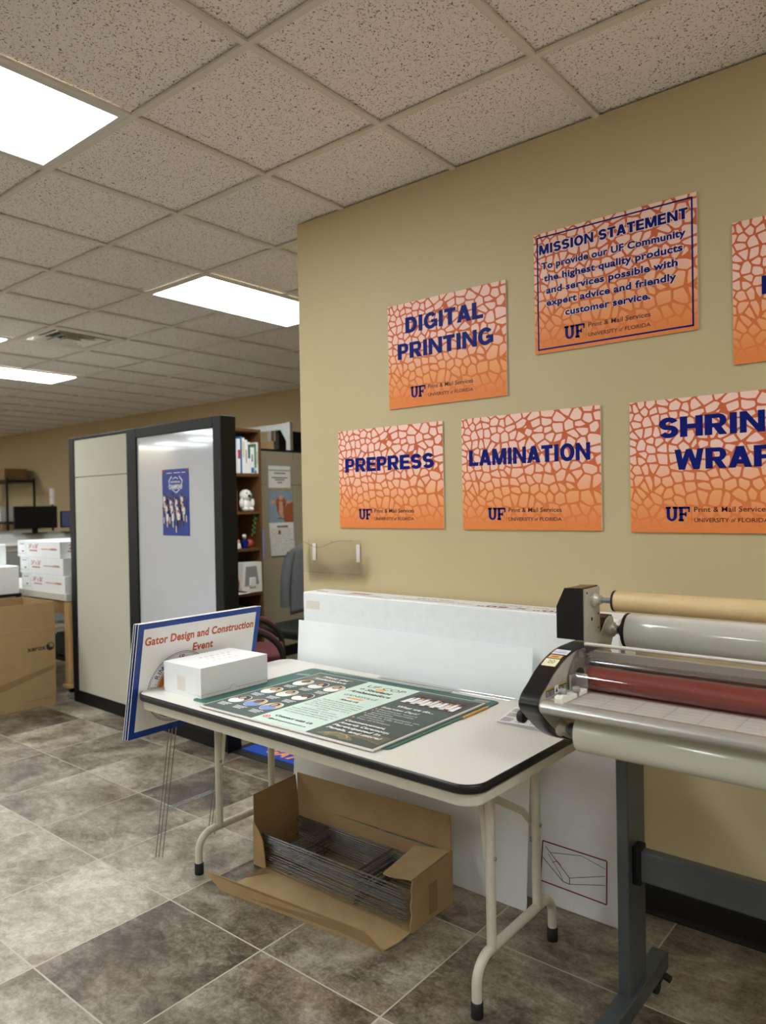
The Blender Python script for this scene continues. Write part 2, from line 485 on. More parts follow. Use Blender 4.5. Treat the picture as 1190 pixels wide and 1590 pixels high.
_tc = {}
def glyphs(s, bold, shear):
    k = (s, bold, shear)
    if k not in _tc:
        c = bpy.data.curves.new('t', 'FONT'); c.body = s; c.size = 1; c.offset = bold; c.resolution_u = 3; c.shear = shear
        c.fill_mode = 'FRONT'; c.space_character = 1+bold*1.6
        o = bpy.data.objects.new('t', c); COL.objects.link(o)
        bpy.context.view_layer.update()
        dg = bpy.context.evaluated_depsgraph_get()
        me = bpy.data.meshes.new_from_object(o.evaluated_get(dg))
        _tc[k] = ([(v.co.x, v.co.y) for v in me.vertices], [tuple(p.vertices) for p in me.polygons])
        bpy.data.objects.remove(o); bpy.data.curves.remove(c); bpy.data.meshes.remove(me)
    return _tc[k]
def txt(mb, F, s, u, v, cap, m, width=None, align='c', bold=0, lay=1, shear=0):
    """u,v: anchor on the baseline; cap: capital height; width: total width"""
    vs, fs = glyphs(s, bold, shear)
    if not vs: return
    x0 = min(p[0] for p in vs); x1 = max(p[0] for p in vs)
    hv, _ = glyphs('H', bold, shear); ch = max(p[1] for p in hv)-min(p[1] for p in hv); y0 = min(p[1] for p in hv)
    ky = cap/ch; kx = width/(x1-x0) if width else ky
    wd = (x1-x0)*kx
    o = {'c': -wd/2, 'l': 0, 'r': -wd}[align]
    mb.add([F.P(u+o+(x-x0)*kx, v+(y-y0)*ky, lay) for x, y in vs], fs, m)

def heavy(mb, F, s, uc, v, h, width, m, lay=1):
    """heavy grotesque capitals drawn from bars and bowls"""
    WD = dict(I=.36, L=.76, T=.82, E=.80, H=.98, N=.98, M=1.12, A=.98, W=1.32, K=.96, P=.84, R=.92, D=.92, O=1.0, G=1.0, S=.86)
    WD[' '] = .38
    gap = .075; tot = sum(WD[c] for c in s)+gap*(len(s)-1); kx = width/tot; x = uc-width/2
    T_, H_ = .315, .215
    for c in s:
        w = WD[c]
        ly = [lay]
        def nx():
            ly[0] += .045; return ly[0]
        R = lambda a, b, c2, d: rect(mb, F, x+a*kx, v+b*h, x+c2*kx, v+d*h, m, nx())
        Pg = lambda *p: poly(mb, F, [(x+a*kx, v+b*h) for a, b in p], m, nx())
        def half(cx_, cy_, ax, ay, tx, ty, a0, a1, n=14):
            vs = []; lay = nx()
            for i in range(n+1):
                an = math.radians(a0+(a1-a0)*i/n)
                vs += [F.P(x+(cx_+ax*math.cos(an))*kx, v+(cy_+ay*math.sin(an))*h, lay), F.P(x+(cx_+(ax-tx)*math.cos(an))*kx, v+(cy_+(ay-ty)*math.sin(an))*h, lay)]
            mb.add(vs, [(2*i, 2*i+2, 2*i+3, 2*i+1) for i in range(n)], m)
        if c == 'I': R(.035, 0, .325, 1)
        elif c == 'L': R(0, 0, T_, 1); R(T_, 0, w, .22)
        elif c == 'T': R(0, .78, w, 1); R(w/2-T_/2, 0, w/2+T_/2, .78)
        elif c == 'E': R(0, 0, T_, 1); R(T_, 0, w, H_); R(T_, 1-H_, w-.02, 1); R(T_, .41, w-.06, .60)
        elif c == 'H': R(0, 0, T_, 1); R(w-T_, 0, w, 1); R(T_, .39, w-T_, .62)
        elif c == 'N': R(0, 0, .27, 1); R(w-.27, 0, w, 1); Pg((.0, 1), (w-.27, 0), (w, 0), (.27, 1))
        elif c == 'M': R(0, 0, .25, 1); R(w-.25, 0, w, 1); Pg((.0, 1), (w/2-.13, 0), (w/2+.13, 0), (.34, 1)); Pg((w, 1), (w-.34, 1), (w/2-.13, 0), (w/2+.13, 0))
        elif c == 'A': Pg((0, 0), (.30, 0), (w/2+.16, 1), (w/2-.16, 1)); Pg((w, 0), (w/2+.16, 1), (w/2-.16, 1), (w-.30, 0)); R(.24, .17, w-.24, .38)
        elif c == 'W':
            q = w/4
            Pg((0, 1), (q-.14, 0), (q+.14, 0), (.28, 1)); Pg((q-.14, 0), (q+.14, 0), (2*q+.13, 1), (2*q-.13, 1))
            Pg((2*q-.13, 1), (3*q-.14, 0), (3*q+.14, 0), (2*q+.13, 1)); Pg((3*q-.14, 0), (3*q+.14, 0), (w, 1), (w-.28, 1))
        elif c == 'K': R(0, 0, T_, 1); Pg((T_, .30), (T_, .62), (w-.36, 1), (w-.01, 1)); Pg((.36, .52), (w-.33, 0), (w, 0), (.58, .68))
        elif c in 'PR':
            R(0, 0, T_, 1); R(T_, .80, w-.32, 1); R(T_, .36, w-.32, .555)
            half(w-.32-(.02 if c == 'R' else 0), .68, .32, .32, .27, .19, -90, 90)
            if c == 'R': Pg((.36, .38), (.60, 0), (w+.01, 0), (w-.26, .42))
        elif c == 'D': R(0, 0, T_, 1); R(T_, .78, w-.46, 1); R(T_, 0, w-.46, .22); half(w-.46, .5, .46, .5, .29, .28, -90, 90)
        elif c == 'O': half(w/2, .5, w/2, .52, .285, .225, 0, 360, 30)
        elif c == 'G': half(w/2, .5, w/2, .52, .285, .225, 38, 360-32, 26); R(w/2+.04, .36, w, .55); R(w-.24, .10, w, .55)
        elif c == 'S':
            sp = [(w/2+(w/2-.155)*math.cos(math.radians(a_)), .695+.205*math.sin(math.radians(a_))) for a_ in range(15, 246, 15)]
            sp += [(w/2+(w/2-.155)*math.cos(math.radians(a_)), .305+.205*math.sin(math.radians(a_))) for a_ in range(65, -166, -15)]
            vs = []; n = len(sp)
            for i in range(n):
                (ax, ay), (bx, by) = sp[max(i-1, 0)], sp[min(i+1, n-1)]
                dx, dy = bx-ax, by-ay; l_ = math.hypot(dx, dy); px, py = -dy/l_*.155, dx/l_*.115
                vs += [F.P(x+(sp[i][0]+px)*kx, v+(sp[i][1]+py)*h, lay), F.P(x+(sp[i][0]-px)*kx, v+(sp[i][1]-py)*h, lay)]
            mb.add(vs, [(2*i, 2*i+1, 2*i+3, 2*i+2) for i in range(n-1)], m)
        x += (w+gap)*kx

# ------------------------------------------------------------------ room shell
HC, YW, XE = 2.776, 2.513, -2.577
XL, XR, YB, YF = -15.0, 3.0, -6.0, 6.0
struct(MB().box(XL, XR, YB, YF, -.1, 0, 'floor'), 'floor')
T, CX, CY = .6096, -1.6705, 2.0503
LIGHTS = [(-2, 1), (-4, -3), (-10, -3), (-8, -1), (4, 1), (-2, 5), (4, 5), (-8, 4), (-10, 8), (-16, 1), (-16, 6), (-20, -3), (-20, 4), (-22, 8), (-20, 8), (-18, 8), (-16, 10)]
VENT = (-7, -2)
lit = set()
for j, i in LIGHTS:
    lit.add((j, i)); lit.add((j, i+1))
def cx(j): return CX+j*T
def cy(i): return CY-i*T     # i grows towards the camera
mb = MB()
for j in range(-23, 9):
    for i in range(-8, 14):
        if (j, i) in lit or (j, i) == VENT: continue
        x0, x1, y0, y1 = cx(j), cx(j+1), cy(i+1), cy(i)
        x0 = max(x0, XL); x1 = min(x1, XR); y0 = max(y0, YB); y1 = min(y1, YF)
        if x1-x0 < .03 or y1-y0 < .03: continue
        mb.add([(x0, y0, HC+.013), (x0, y1, HC+.013), (x1, y1, HC+.013), (x1, y0, HC+.013)], [(0, 1, 2, 3)], 'ceiling')
mb.box(XL, XR, YB, YF, HC+.12, HC+.2, 'tbar')
struct(mb, 'ceiling')
mb = MB()
for j in range(-22, 8):
    mb.box(cx(j)-.012, cx(j)+.012, YB, YF, HC-.001, HC+.008, 'tbar')
for i in range(-6, 14):
    xs = XL
    for j in sorted(j for j, k in LIGHTS if k+1 == i):
        mb.box(xs, cx(j)+.012, cy(i)-.012, cy(i)+.012, HC-.002, HC+.007, 'tbar'); xs = cx(j+1)-.012
    mb.box(xs, XR, cy(i)-.012, cy(i)+.012, HC-.002, HC+.007, 'tbar')
struct(mb, 'trim_1')
struct(MB().box(XE, XR, YW, YF, 0, HC+.004, 'tan_wall'), 'wall_right')
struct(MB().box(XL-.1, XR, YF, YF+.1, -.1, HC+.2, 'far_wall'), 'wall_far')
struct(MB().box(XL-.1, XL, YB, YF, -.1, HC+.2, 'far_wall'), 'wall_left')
struct(MB().box(XR, XR+.1, YB, YF, -.1, HC+.2, 'unseen_wall'), 'wall_near')
struct(MB().box(XL, XR, YB-.1, YB, -.1, HC+.2, 'unseen_wall'), 'wall_back')
def cove(x0, x1, y, name):
    pr = [(0, 0), (-.012, .0), (-.012, .003), (-.005, .010), (-.0035, .018), (-.0035, .1), (0, .101)]
    m = MB().prism(pr, (x0, y, .0005), (0, 1, 0), (0, 0, 1), (x1-x0, 0, 0), 'black_base')
    return struct(m, name)
cove(XE-.004, XR, YW, 'baseboard_right')
cove(XL, XE, YF, 'baseboard_far')
struct(MB().box(XE-.005, XE, YW, YF-.02, .0005, .1, 'black_base'), 'baseboard_side')

# ceiling panels and vent
LTAG = {(-2, 1): ('large bright ceiling light panel at the upper left of the photo', 0),
        (-4, -3): ('bright ceiling light panel beside the top corner of the tan wall', 0),
        (-10, -3): ('far light panel cut by the left edge, above the black monitor', 0),
        (-8, -1): ('small sliver of a light panel at the left edge beside the air vent', 0)}
k = 0
for j, i in LIGHTS:
    x0, x1, y1, y0 = cx(j)+.013, cx(j+1)-.013, cy(i)-.013, cy(i+2)+.013
    k += 1
    if (j, i) in LTAG:
        t = thing('ceiling_light', LTAG[(j, i)][0], 'light', ((x0+x1)/2, (y0+y1)/2, HC))
    else:
        t = thing('ceiling_light', 'ceiling light panel outside the picture', 'light', ((x0+x1)/2, (y0+y1)/2, HC), 'unseen ceiling lights')
    f = MB(); q = .022
    f.box(x0, x1, y0, y0+q, HC-.001, HC+.03, 'lamp_frame').box(x0, x1, y1-q, y1, HC-.001, HC+.03, 'lamp_frame')
    f.box(x0, x0+q, y0+q, y1-q, HC-.001, HC+.03, 'lamp_frame').box(x1-q, x1, y0+q, y1-q, HC-.001, HC+.03, 'lamp_frame')
    build(f, 'light_frame', t)
    build(MB().box(x0+q, x1-q, y0+q, y1-q, HC+.002, HC+.025, 'lamp'), 'diffuser', t)
x0, x1, y0, y1 = cx(-7)+.013, cx(-6)-.013, cy(-1)+.013, cy(-2)-.013
t = thing('air_vent', 'square louvred ceiling air vent in the grid', 'vent', ((x0+x1)/2, (y0+y1)/2, HC))
build(MB().box(x0, x1, y0, y1, HC+.06, HC+.07, 'vent_dark'), 'backing', t)
f = MB()
for q0, q1, z in ((0, .045, 0), (.085, .122, -.004), (.160, .197, -.008), (.235, .265, -.011)):
    for a in (0, 1):
        ya, yb = (y0+q0, y0+q1) if a else (y1-q1, y1-q0)
        xa, xb = (x0+q0, x0+q1) if a else (x1-q1, x1-q0)
        up_ = .03 if q0 else 0
        za, zb = (HC+z, HC+z+up_) if a else (HC+z+up_, HC+z)
        f.sheet([(x0+q0, ya, za), (x1-q0, ya, za), (x1-q0, yb, zb), (x0+q0, yb, zb)], .002, 'vent_white')
        f.sheet([(xa, y0+q0, za), (xa, y1-q0, za), (xb, y1-q0, zb), (xb, y0+q0, zb)], .002, 'vent_white')
build(f, 'louvre', t)

# ------------------------------------------------------------------ printed signs on the wall
SW_, SH_ = .585, .445
SYF = YW-.0012
def uf_logo(mb, F, u, v, h, m, lay=1):
    """block slab letters U and F"""
    w = h*.70; st = w*.32; sr = h*.15; e = w*.09
    n = 8; ro = w/2; ri = w/2-st; cxu = u+w/2; cyv = v+h*.36
    o = [(cxu+ro*math.cos(math.pi+math.pi*i/n), cyv+h*.36*math.sin(math.pi+math.pi*i/n)) for i in range(n+1)]
    q = [(cxu+ri*math.cos(math.pi+math.pi*i/n), cyv+(h*.36-sr)*math.sin(math.pi+math.pi*i/n)) for i in range(n+1)]
    for i in range(n): poly(mb, F, [o[i], o[i+1], q[i+1], q[i]], m, lay)
    for s_ in (0, 1):
        xx = u if s_ == 0 else u+w-st
        rect(mb, F, xx, cyv, xx+st, v+h, m, lay)
        rect(mb, F, xx-e, v+h-sr, xx+st+e, v+h, m, lay)
    fu = u+w+e*1.6
    rect(mb, F, fu+e, v, fu+e+st, v+h, m, lay); rect(mb, F, fu, v, fu+st+2*e, v+sr, m, lay)
    rect(mb, F, fu, v+h-sr, fu+w+e, v+h, m, lay); rect(mb, F, fu+w+e-w*.16, v+h*.62, fu+w+e, v+h, m, lay)
    rect(mb, F, fu+e, v+h*.40, fu+w*.72, v+h*.40+sr, m, lay); rect(mb, F, fu+w*.62, v+h*.32, fu+w*.76, v+h*.63, m, lay)
    return fu+w+e

pan0 = None
def wall_sign(x, z, label, draw):
    global pan0
    t = thing('printed_sign', label, 'sign', (x, SYF, z), 'orange service signs on the tan wall')
    if pan0 is None:
        pan0 = build(MB().box(x, x+SW_, SYF-.007, SYF-.0065, z, z+SH_, 'gator').box(x, x+SW_, SYF-.0065, SYF, z, z+SH_, 'edge_white'), 'panel', t)
    else:
        p = pan0.copy(); COL.objects.link(p); p.parent = t; p.location = (0, 0, 0)
    F = Frame((x, SYF-.007, z), (1, 0, 0), (0, 0, 1))
    ls = [MB()]
    def more():
        ls.append(MB()); return ls[-1]
    draw(ls[0], F, more)
    for i, l in enumerate(ls): build(l, 'border_print' if draw is mission and i == 0 else 'lettering', t)
    g = MB()
    e = uf_logo(g, F, .122, .038, .048, 'navy')
    rect(g, F, .2015, .030, .2027, .090, 'rule_orange', 1)
    txt(g, F, 'Print & Mail Services', .2105, .068, .0168, 'ink_dark', .222, 'l', bold=.004)
    txt(g, F, 'UNIVERSITY', .2105, .035, .0132, 'ink_dark', .106, 'l', bold=.003)
    txt(g, F, 'of', .3225, .035, .0132, 'ink_dark', .015, 'l', shear=.3)
    txt(g, F, 'FLORIDA', .344, .035, .0132, 'ink_dark', .088, 'l', bold=.003)
    build(g, 'logo', t)
    return t
B = .052
def two(a, wa, b, wb, ca=.29, h=.067, v1=.316, v2=.208, cb=None):
    def d(l, F, more):
        heavy(l, F, a, ca, v1, h, wa, 'navy'); l = more(); heavy(l, F, b, cb or ca, v2, h, wb, 'navy')
    return d
def one(a, wa, c=.29, h=.063, v=.254):
    return lambda l, F, more: heavy(l, F, a, c, v, h, wa, 'navy')
def mission(l, F, more):
    a, b = .012, .0175
    rect(l, F, a, a, SW_-a, b+.0005, 'navy'); rect(l, F, a, SH_-b, SW_-a, SH_-a, 'navy')
    rect(l, F, a, a, b, SH_-a, 'navy'); rect(l, F, SW_-b, a, SW_-a, SH_-a, 'navy')
    rows = [('MISSION STATEMENT', .29, .366, .036, .535), ('To provide our UF Community', .29, .310, .0255, .52), ('the highest quality products', .29, .264, .0255, .50),
            ('and services possible with', .286, .218, .0255, .475), ('expert advice and friendly', .284, .172, .0255, .47), ('customer service.', .278, .126, .0255, .31)]
    for s, c, v, h, wd in rows:
        l = more()
        if s.isupper():
            for du in (-.0018, .0018):
                for dv in (-.0018, .0018): heavy(l, F, s, c+du, v+dv, h, wd, 'pale_halo', 1+.3*(du > 0)+.6*(dv > 0))
            heavy(l, F, s, c, v, h, wd, 'navy', 2.3)
        else:
            txt(l, F, s, c, v-.0012, h+.0024, 'pale_halo', wd+.007, bold=.085, lay=1)
            txt(l, F, s, c, v, h, 'navy', wd, bold=.034, lay=2)
wall_sign(-2.016, 1.834, 'orange hide-print sign reading DIGITAL PRINTING', two('DIGITAL', .388, 'PRINTING', .476))
wall_sign(-2.322, 1.316, 'orange hide-print sign reading PREPRESS, nearest the wall corner', one('PREPRESS', .50))
wall_sign(-1.643, 1.314, 'orange hide-print sign reading LAMINATION', one('LAMINATION', .512))
wall_sign(-.953, 1.310, 'orange hide-print sign reading SHRINK WRAP, cut by the right edge', two('SHRINK', .40, 'WRAP', .30, .30))
wall_sign(-1.308, 1.972, 'orange MISSION STATEMENT sign with navy border and paragraph', mission)
wall_sign(-.617, 1.842, 'orange sign cut by the right edge, right of the mission statement',
          lambda l, F, more: rect(l, F, .083, .205, .104, .262, 'navy', 1))

# ------------------------------------------------------------------ clear wall file holder
t = thing('wall_file_holder', 'empty clear plastic file holder on the tan wall above the long white box', 'file holder', (-2.33, YW, 1.105))
hx0, hx1, hz0, hz1 = -2.555, -2.165, 1.105, 1.262
def hfront(u, v):
    sx = 1-.09*(1-v)
    x = (hx0+hx1)/2+(u-.5)*(hx1-hx0)*sx
    top = hz1-.034*math.exp(-((u-.45)/.2)**2)*1.0
    z = hz0+(top-hz0)*v
    return (x, YW-.045-.055*v, z)
f = MB(); f.grid(hfront, 24, 8, 'holder_clear')
f.grid(lambda u, v: V3(hfront(0, v))*(1-u)+V3((hx0+.03-.005*v, YW-.002, hz0+(hz1-hz0)*v))*u, 4, 8, 'holder_clear')
f.grid(lambda u, v: V3(hfront(1, v))*(1-u)+V3((hx1-.03+.02*v, YW-.002, hz0+(hz1-hz0)*v))*u, 4, 8, 'holder_clear')
f.grid(lambda u, v: V3(hfront(u, 0))*(1-v)+V3((hx0+.03+(hx1-hx0-.06)*u, YW-.002, hz0))*v, 12, 2, 'holder_clear')
f.add([(hx0+.03, YW-.004, hz0), (hx1-.03, YW-.004, hz0), (hx1-.03, YW-.004, hz1), (hx0+.03, YW-.004, hz1)], [(0, 1, 2, 3)], 'holder_clear')
build(f, 'pocket', t)
edge = [hfront(i/24, 1) for i in range(25)]
build(MB().tube(edge, .0016, 'holder_clear', 6), 'rim', t)
for xx in (hx0+.06, hx1-.05):
    build(MB().box(xx-.011, xx+.011, YW-.0065, YW-.004, hz0+.055, hz0+.135, 'edge_white'), 'adhesive_strip', t)

# ------------------------------------------------------------------ folding table
TR = math.radians(-1.2); TC = V3((-1.70, 1.875, 0)); TZ = .737
def tp(a, b, z=0):
    return V3((TC.x+a*math.cos(TR)-b*math.sin(TR), TC.y+a*math.sin(TR)+b*math.cos(TR), z))
def rrect(hx, hy, r, n=8):
    out = []
    for sx, sy, a0 in ((1, 1, 0), (-1, 1, 90), (-1, -1, 180), (1, -1, 270)):
        for i in range(n+1):
            a = math.radians(a0+90*i/n)
            out.append(((hx-r)*sx+r*math.cos(a), (hy-r)*sy+r*math.sin(a)))
    return out
t = table = thing('folding_table', 'white folding table with black edge and cream tube legs', 'table', (TC.x, TC.y, 0))
ua, ub = tp(1, 0)-tp(0, 0), tp(0, 1)-tp(0, 0)
build(MB().prism(rrect(.752, .377, .06), tp(0, 0, TZ-.02), ua, ub, (0, 0, .02), 'laminate_white'), 'tabletop', t, bevel=.001)
mb = MB()
o_, i_ = rrect(.757, .382, .065), rrect(.7515, .3765, .06)
n = len(o_)
prof = [(0, -.023), (.003, -.024), (.006, -.020), (.006, -.004), (.003, -.0005), (0, .0)]
vs = []
for (ax, ay), (bx_, by_) in zip(i_, o_):
    d = V3((bx_-ax, by_-ay, 0)).normalized()
    for q, z in prof: vs.append(tp(ax+d.x*q, ay+d.y*q, TZ+z+.0002))
kk = len(prof)
mb.add(vs, [(i*kk+j, ((i+1) % n)*kk+j, ((i+1) % n)*kk+j+1, i*kk+j+1) for i in range(n) for j in range(kk-1)], 'tmold_black', True)
build(mb, 'edge_band', t)
mb = MB()
o_, i_ = rrect(.745, .370, .055), rrect(.733, .358, .045)
vs = [tp(a, b, z) for z in (TZ-.056, TZ-.0205) for a, b in o_] + [tp(a, b, z) for z in (TZ-.056, TZ-.0205) for a, b in i_]
fs = []
for i in range(n):
    j = (i+1) % n
    fs += [(i, j, n+j, n+i), (2*n+j, 2*n+i, 3*n+i, 3*n+j), (i, 2*n+i, 2*n+j, j)]
mb.add(vs, fs, 'cream_metal', False)
build(mb, 'apron', t)
def arc(c, e1, e2, r, n=7):
    return [V3(c)+V3(e1)*(r*math.sin(math.pi/2*i/n))+V3(e2)*(r*(1-math.cos(math.pi/2*i/n))) for i in range(n+1)]
def leg_end(X, y0, y1, u0, u1, sgn):
    """bent floor tube with two feet, two uprights, a diagonal brace"""
    ht, r = .152, .065
    P = [V3((X, y0, .035))] + [V3((X, y0+r*(1-math.cos(math.pi/2*i/7)), ht-r+r*math.sin(math.pi/2*i/7))) for i in range(8)]
    P += [V3((X, y1-r*(1-math.cos(math.pi/2*i/7)), ht-r+r*math.sin(math.pi/2*i/7))) for i in range(7, -1, -1)] + [V3((X, y1, .035))]
    lg = build(MB().tube(P, .0145, 'cream_metal', 14), 'leg_base', t)
    for y in (y0, y1):
        build(MB().lathe([(0, .0165), (.004, .0175), (.042, .0172), (.044, .015)], (X, y, 0), (0, 0, 1), 'black_rubber', 18), 'rubber_foot', lg)
    for y in (u0, u1):
        build(MB().tube([(X, y, ht-.005), (X, y, TZ-.03)], .0145, 'cream_metal', 14), 'leg', t)
        m = MB().lathe([(0, .006), (.004, .006), (.006, .003)], (X+.0135, y, .412), (1, 0, 0), 'bolt_steel', 10)
        build(m, 'bolt', t)
    a, b, c_ = V3((X-sgn*.017, u1-.002, .418)), V3((X-sgn*.02, u1-.045, .462)), V3((X-sgn*.03, u0+.012, .585))
    mb = MB()
    for p, q in ((a, b), (b, c_)):
        d = (q-p); s1 = d.cross(V3((1, 0, 0))).normalized()*.011; s2 = d.cross(s1).normalized()*.002
        mb.obox((p+q)/2, d/2*1.02, s1, s2, 'cream_metal')
    build(mb, 'brace', t)
    mb = MB()
    p, q = V3((X-sgn*.016, u0+.006, .40)), V3((X-sgn*.05, u0+.01, TZ-.03))
    d = q-p; s1 = d.cross(V3((0, 1, 0))).normalized()*.009; s2 = d.cross(s1).normalized()*.002
    mb.obox((p+q)/2, d/2, s1, s2, 'cream_metal')
    build(mb, 'strut', t)
leg_end(-1.10, 1.708, 2.163, 1.79, 2.062, 1)
leg_end(-2.375, 1.724, 2.19, 1.826, 2.104, -1)
build(MB().box(-2.36, -1.12, 1.94, 1.965, TZ-.05, TZ-.0205, 'cream_metal'), 'stiffener', t)

# things lying on the table
TT = TZ+.0004
o = solo(MB().prism(rrect(.45, .305, .02), (-1.74, 1.875, TT), (1, 0, 0), (0, 1, 0), (0, 0, .003), 'cutting'), 'cutting_mat',
     'green gridded cutting mat under the poster board on the table', 'cutting mat', (-1.74, 1.875, TT))
t = thing('poster_board', 'dark green and mint ambassador poster board on the cutting mat', 'poster', (-1.70, 1.825, TT+.0035))
PX0, PX1, PY0, PY1, PZ = -2.085, -1.31, 1.528, 2.118, TT+.0035
build(MB().box(PX0, PX1, PY0, PY1, PZ, PZ+.005, 'edge_white'), 'panel', t, bevel=.0006)
F = Frame((PX0, PY0, PZ+.005), (1, 0, 0), (0, 1, 0)); PW, PH = PX1-PX0, PY1-PY0
a = MB()
c1, c2 = .262, .505
b_ = .006
rect(a, F, b_, b_, c1, PH-b_, 'poster_green'); rect(a, F, c1, b_, c2, PH-b_, 'poster_mint'); rect(a, F, c2, b_, PW-b_, PH-b_, 'poster_green')
build(a, 'printed_background', t)
a = MB()
# gold guilloche curves, clipped inside the dark columns
def guilloche(u0, v0, s, sx, sy, lim):
    for q in range(12):
        pts = []
        for i in range(22):
            x = i/21*.2; y = .03+.018*math.sin(x*16+q*.09)*(1+q*.12)+q*.0022
            uu_, vv_ = u0+sx*x, v0+sy*y
            if lim[0] < uu_ < lim[1] and lim[2] < vv_ < lim[3]: pts.append((uu_, vv_))
        if len(pts) > 1: stroke(a, F, pts, .0009, 'gold', 2)
guilloche(b_, PH-.01, 1, 1, -1, (.008, c1-.004, PH-.12, PH-.008))
build(a, 'gold_pattern', t); a = MB()
guilloche(PW-b_, .008, 1, -1, 1, (c2+.004, PW-.008, .008, .12))
ringd(a, F, c2+.10, .03, .045, .028, .004, 'gold', 3, 30, 0, math.pi)
for i in range(14):
    ringd(a, F, c2+.10, .012, .03+.004*i*.8, .018+.002*i, .0008, 'gold', 2, 24, .25, math.pi-.25)
build(a, 'gold_pattern', t)
a = MB()
txt(a, F, 'Meet the', .13, PH-.055, .020, 'white_paper', .13, bold=.04, lay=3, shear=.2)
txt(a, F, 'Ambassadors', .13, PH-.09, .020, 'white_paper', .17, bold=.04, lay=3, shear=.2)
build(a, 'heading', t); a = MB()
txt(a, F, 'UF COP', c1+.125, PH-.068, .030, 'ink_black', .17, bold=.0, lay=1)
oval(a, F, c1+.115, PH-.075, .022, .016, 'peach', .5)
txt(a, F, '+ Student', c1+.115, PH-.113, .024, 'ink_black', .15, bold=.03, lay=1, shear=.25)
txt(a, F, 'Ambassadors', c1+.12, PH-.152, .024, 'ink_black', .19, bold=.03, lay=1, shear=.25)
txt(a, F, 'GAINESVILLE', c1+.12, PH-.20, .018, 'book_teal', .15, lay=1)
rect(a, F, c1+.085, PH-.228, c1+.155, PH-.212, 'peach', 1)
build(a, 'title', t); a = MB()
txt(a, F, 'About Us', c1+.12, PH-.258, .016, 'ink_black', .085, bold=.04, lay=1, shear=.2)
for i, s in enumerate(['Student Ambassadors hold', 'the essential role of serving', 'the voice of the UF College', 'of Pharmacy. Ambassadors', 'serve the 3 campuses, aid in',
                       'student', 'admissions, practice', 'leadership skills, and share', 'our individual experiences to', 'the incoming student body.']):
    txt(a, F, s, c1+.12, PH-.288-.0195*i, .0092, 'ink_black', min(.205, .0078*len(s)), lay=1)
build(a, 'about_text', t); a = MB()
txt(a, F, 'Connect with Us', c1+.125, .066, .017, 'ink_black', .165, bold=.045, lay=1, shear=.15)
txt(a, F, '@ufcopambassadors', c1+.13, .034, .011, 'ink_black', .165, bold=.02, lay=1)
oval(a, F, c1+.024, .05, .014, .013, 'pink_red', 1); ringd(a, F, c1+.024, .05, .008, .008, .002, 'white_paper', 2)
build(a, 'contact_line', t); a = MB()
txt(a, F, 'What we do...', c2+.13, PH-.215, .019, 'white_paper', .15, bold=.04, lay=2, shear=.2)
txt(a, F, 'Interview Days!', c2+.02, PH-.252, .017, 'white_paper', .15, 'l', bold=.03, lay=2, shear=.2)
for i, s in enumerate(['Facilitate tours', 'Answer interview', 'questions', 'Give presentations on', 'Student Life and the', 'curriculum', 'Tour of Campus']):
    txt(a, F, s, c2+.03, PH-.277-.019*i, .0105, 'white_paper', .0098*len(s), 'l', lay=2)
    if i in (0, 1, 3, 6): poly(a, F, [(c2+.014, PH-.277-.019*i), (c2+.024, PH-.272-.019*i), (c2+.014, PH-.266-.019*i)], 'peach', 2)
build(a, 'duties_text', t); a = MB()
for i, s in enumerate(['Commencement,', 'Awards Ceremony,', 'Participated in', 'Panels, and more!']):
    txt(a, F, s, c2+.02, PH-.432-.028*i, .0165, 'white_paper', .0125*len(s), 'l', bold=.04, lay=3, shear=.15)
build(a, 'lettering', t)
a = MB()
rect(a, F, c2+.022, PH-.165, PW-.02, PH-.03, 'photo_dark', 1)
for i in range(11):
    uu_ = c2+.035+i*.0195; vv_ = PH-.135+.012*(i % 2)
    poly(a, F, [(uu_-.010, vv_-.02), (uu_+.010, vv_-.02), (uu_+.007, vv_+.04), (uu_-.007, vv_+.04)], ('white_paper', 'label_white', 'edge_white')[i % 3], 2+(i % 2))
    oval(a, F, uu_, vv_+.05, .0068, .009, ('skin', 'skin_dark', 'peach')[i % 3], 4); oval(a, F, uu_, vv_+.056, .007, .006, 'hair', 5)
build(a, 'group_photo', t)
a = MB()
for r_ in range(3):
    for c_ in range(3):
        uu_, vv_ = .052+c_*.081+(.012 if r_ == 2 else 0), .135+r_*.148
        oval(a, F, uu_, vv_, .036, .046, 'white_paper', 1)
        oval(a, F, uu_, vv_, .033, .043, ('photo_dark', 'gold', 'book_cream')[(r_+c_) % 3], 2)
        cl = 'scrub_blue' if (r_ == 0 and c_ > 0) else 'white_paper'
        oval(a, F, uu_, vv_-.018, .029, .026, cl, 3, 16, math.pi*.0, math.pi*2)
        oval(a, F, uu_, vv_+.016, .016, .021, 'hair', 4); oval(a, F, uu_, vv_+.012, .0105, .015, ('skin', 'skin_dark', 'skin')[(r_*2+c_) % 3], 5)
        for q in range(3):
            rect(a, F, uu_-.028+.003*q, vv_-.062-.011*q, uu_+.026-.004*q, vv_-.057-.011*q, 'white_paper', 2)
build(a, 'portraits', t)
for p, an, lab in ((( -2.135, 2.07), .3, 'short piece of clear tape at the left corner of the green cutting mat'), ((-1.345, 2.15), .1, 'short piece of clear tape at the far right corner of the green cutting mat')):
    a = MB()
    u_ = V3((math.cos(an), math.sin(an), 0)); v_ = V3((-math.sin(an), math.cos(an), 0))
    z_ = PZ+.0055 if p[0] > -1.4 and p[1] < 2.118 else TT+.0038
    a.obox((p[0], p[1], z_), u_*.028, v_*.011, V3((0, 0, .0002)), 'grey_plastic')
    solo(a, 'tape_strip', lab, 'tape', (p[0], p[1], TT+.0035), 'tape on the cutting mat')

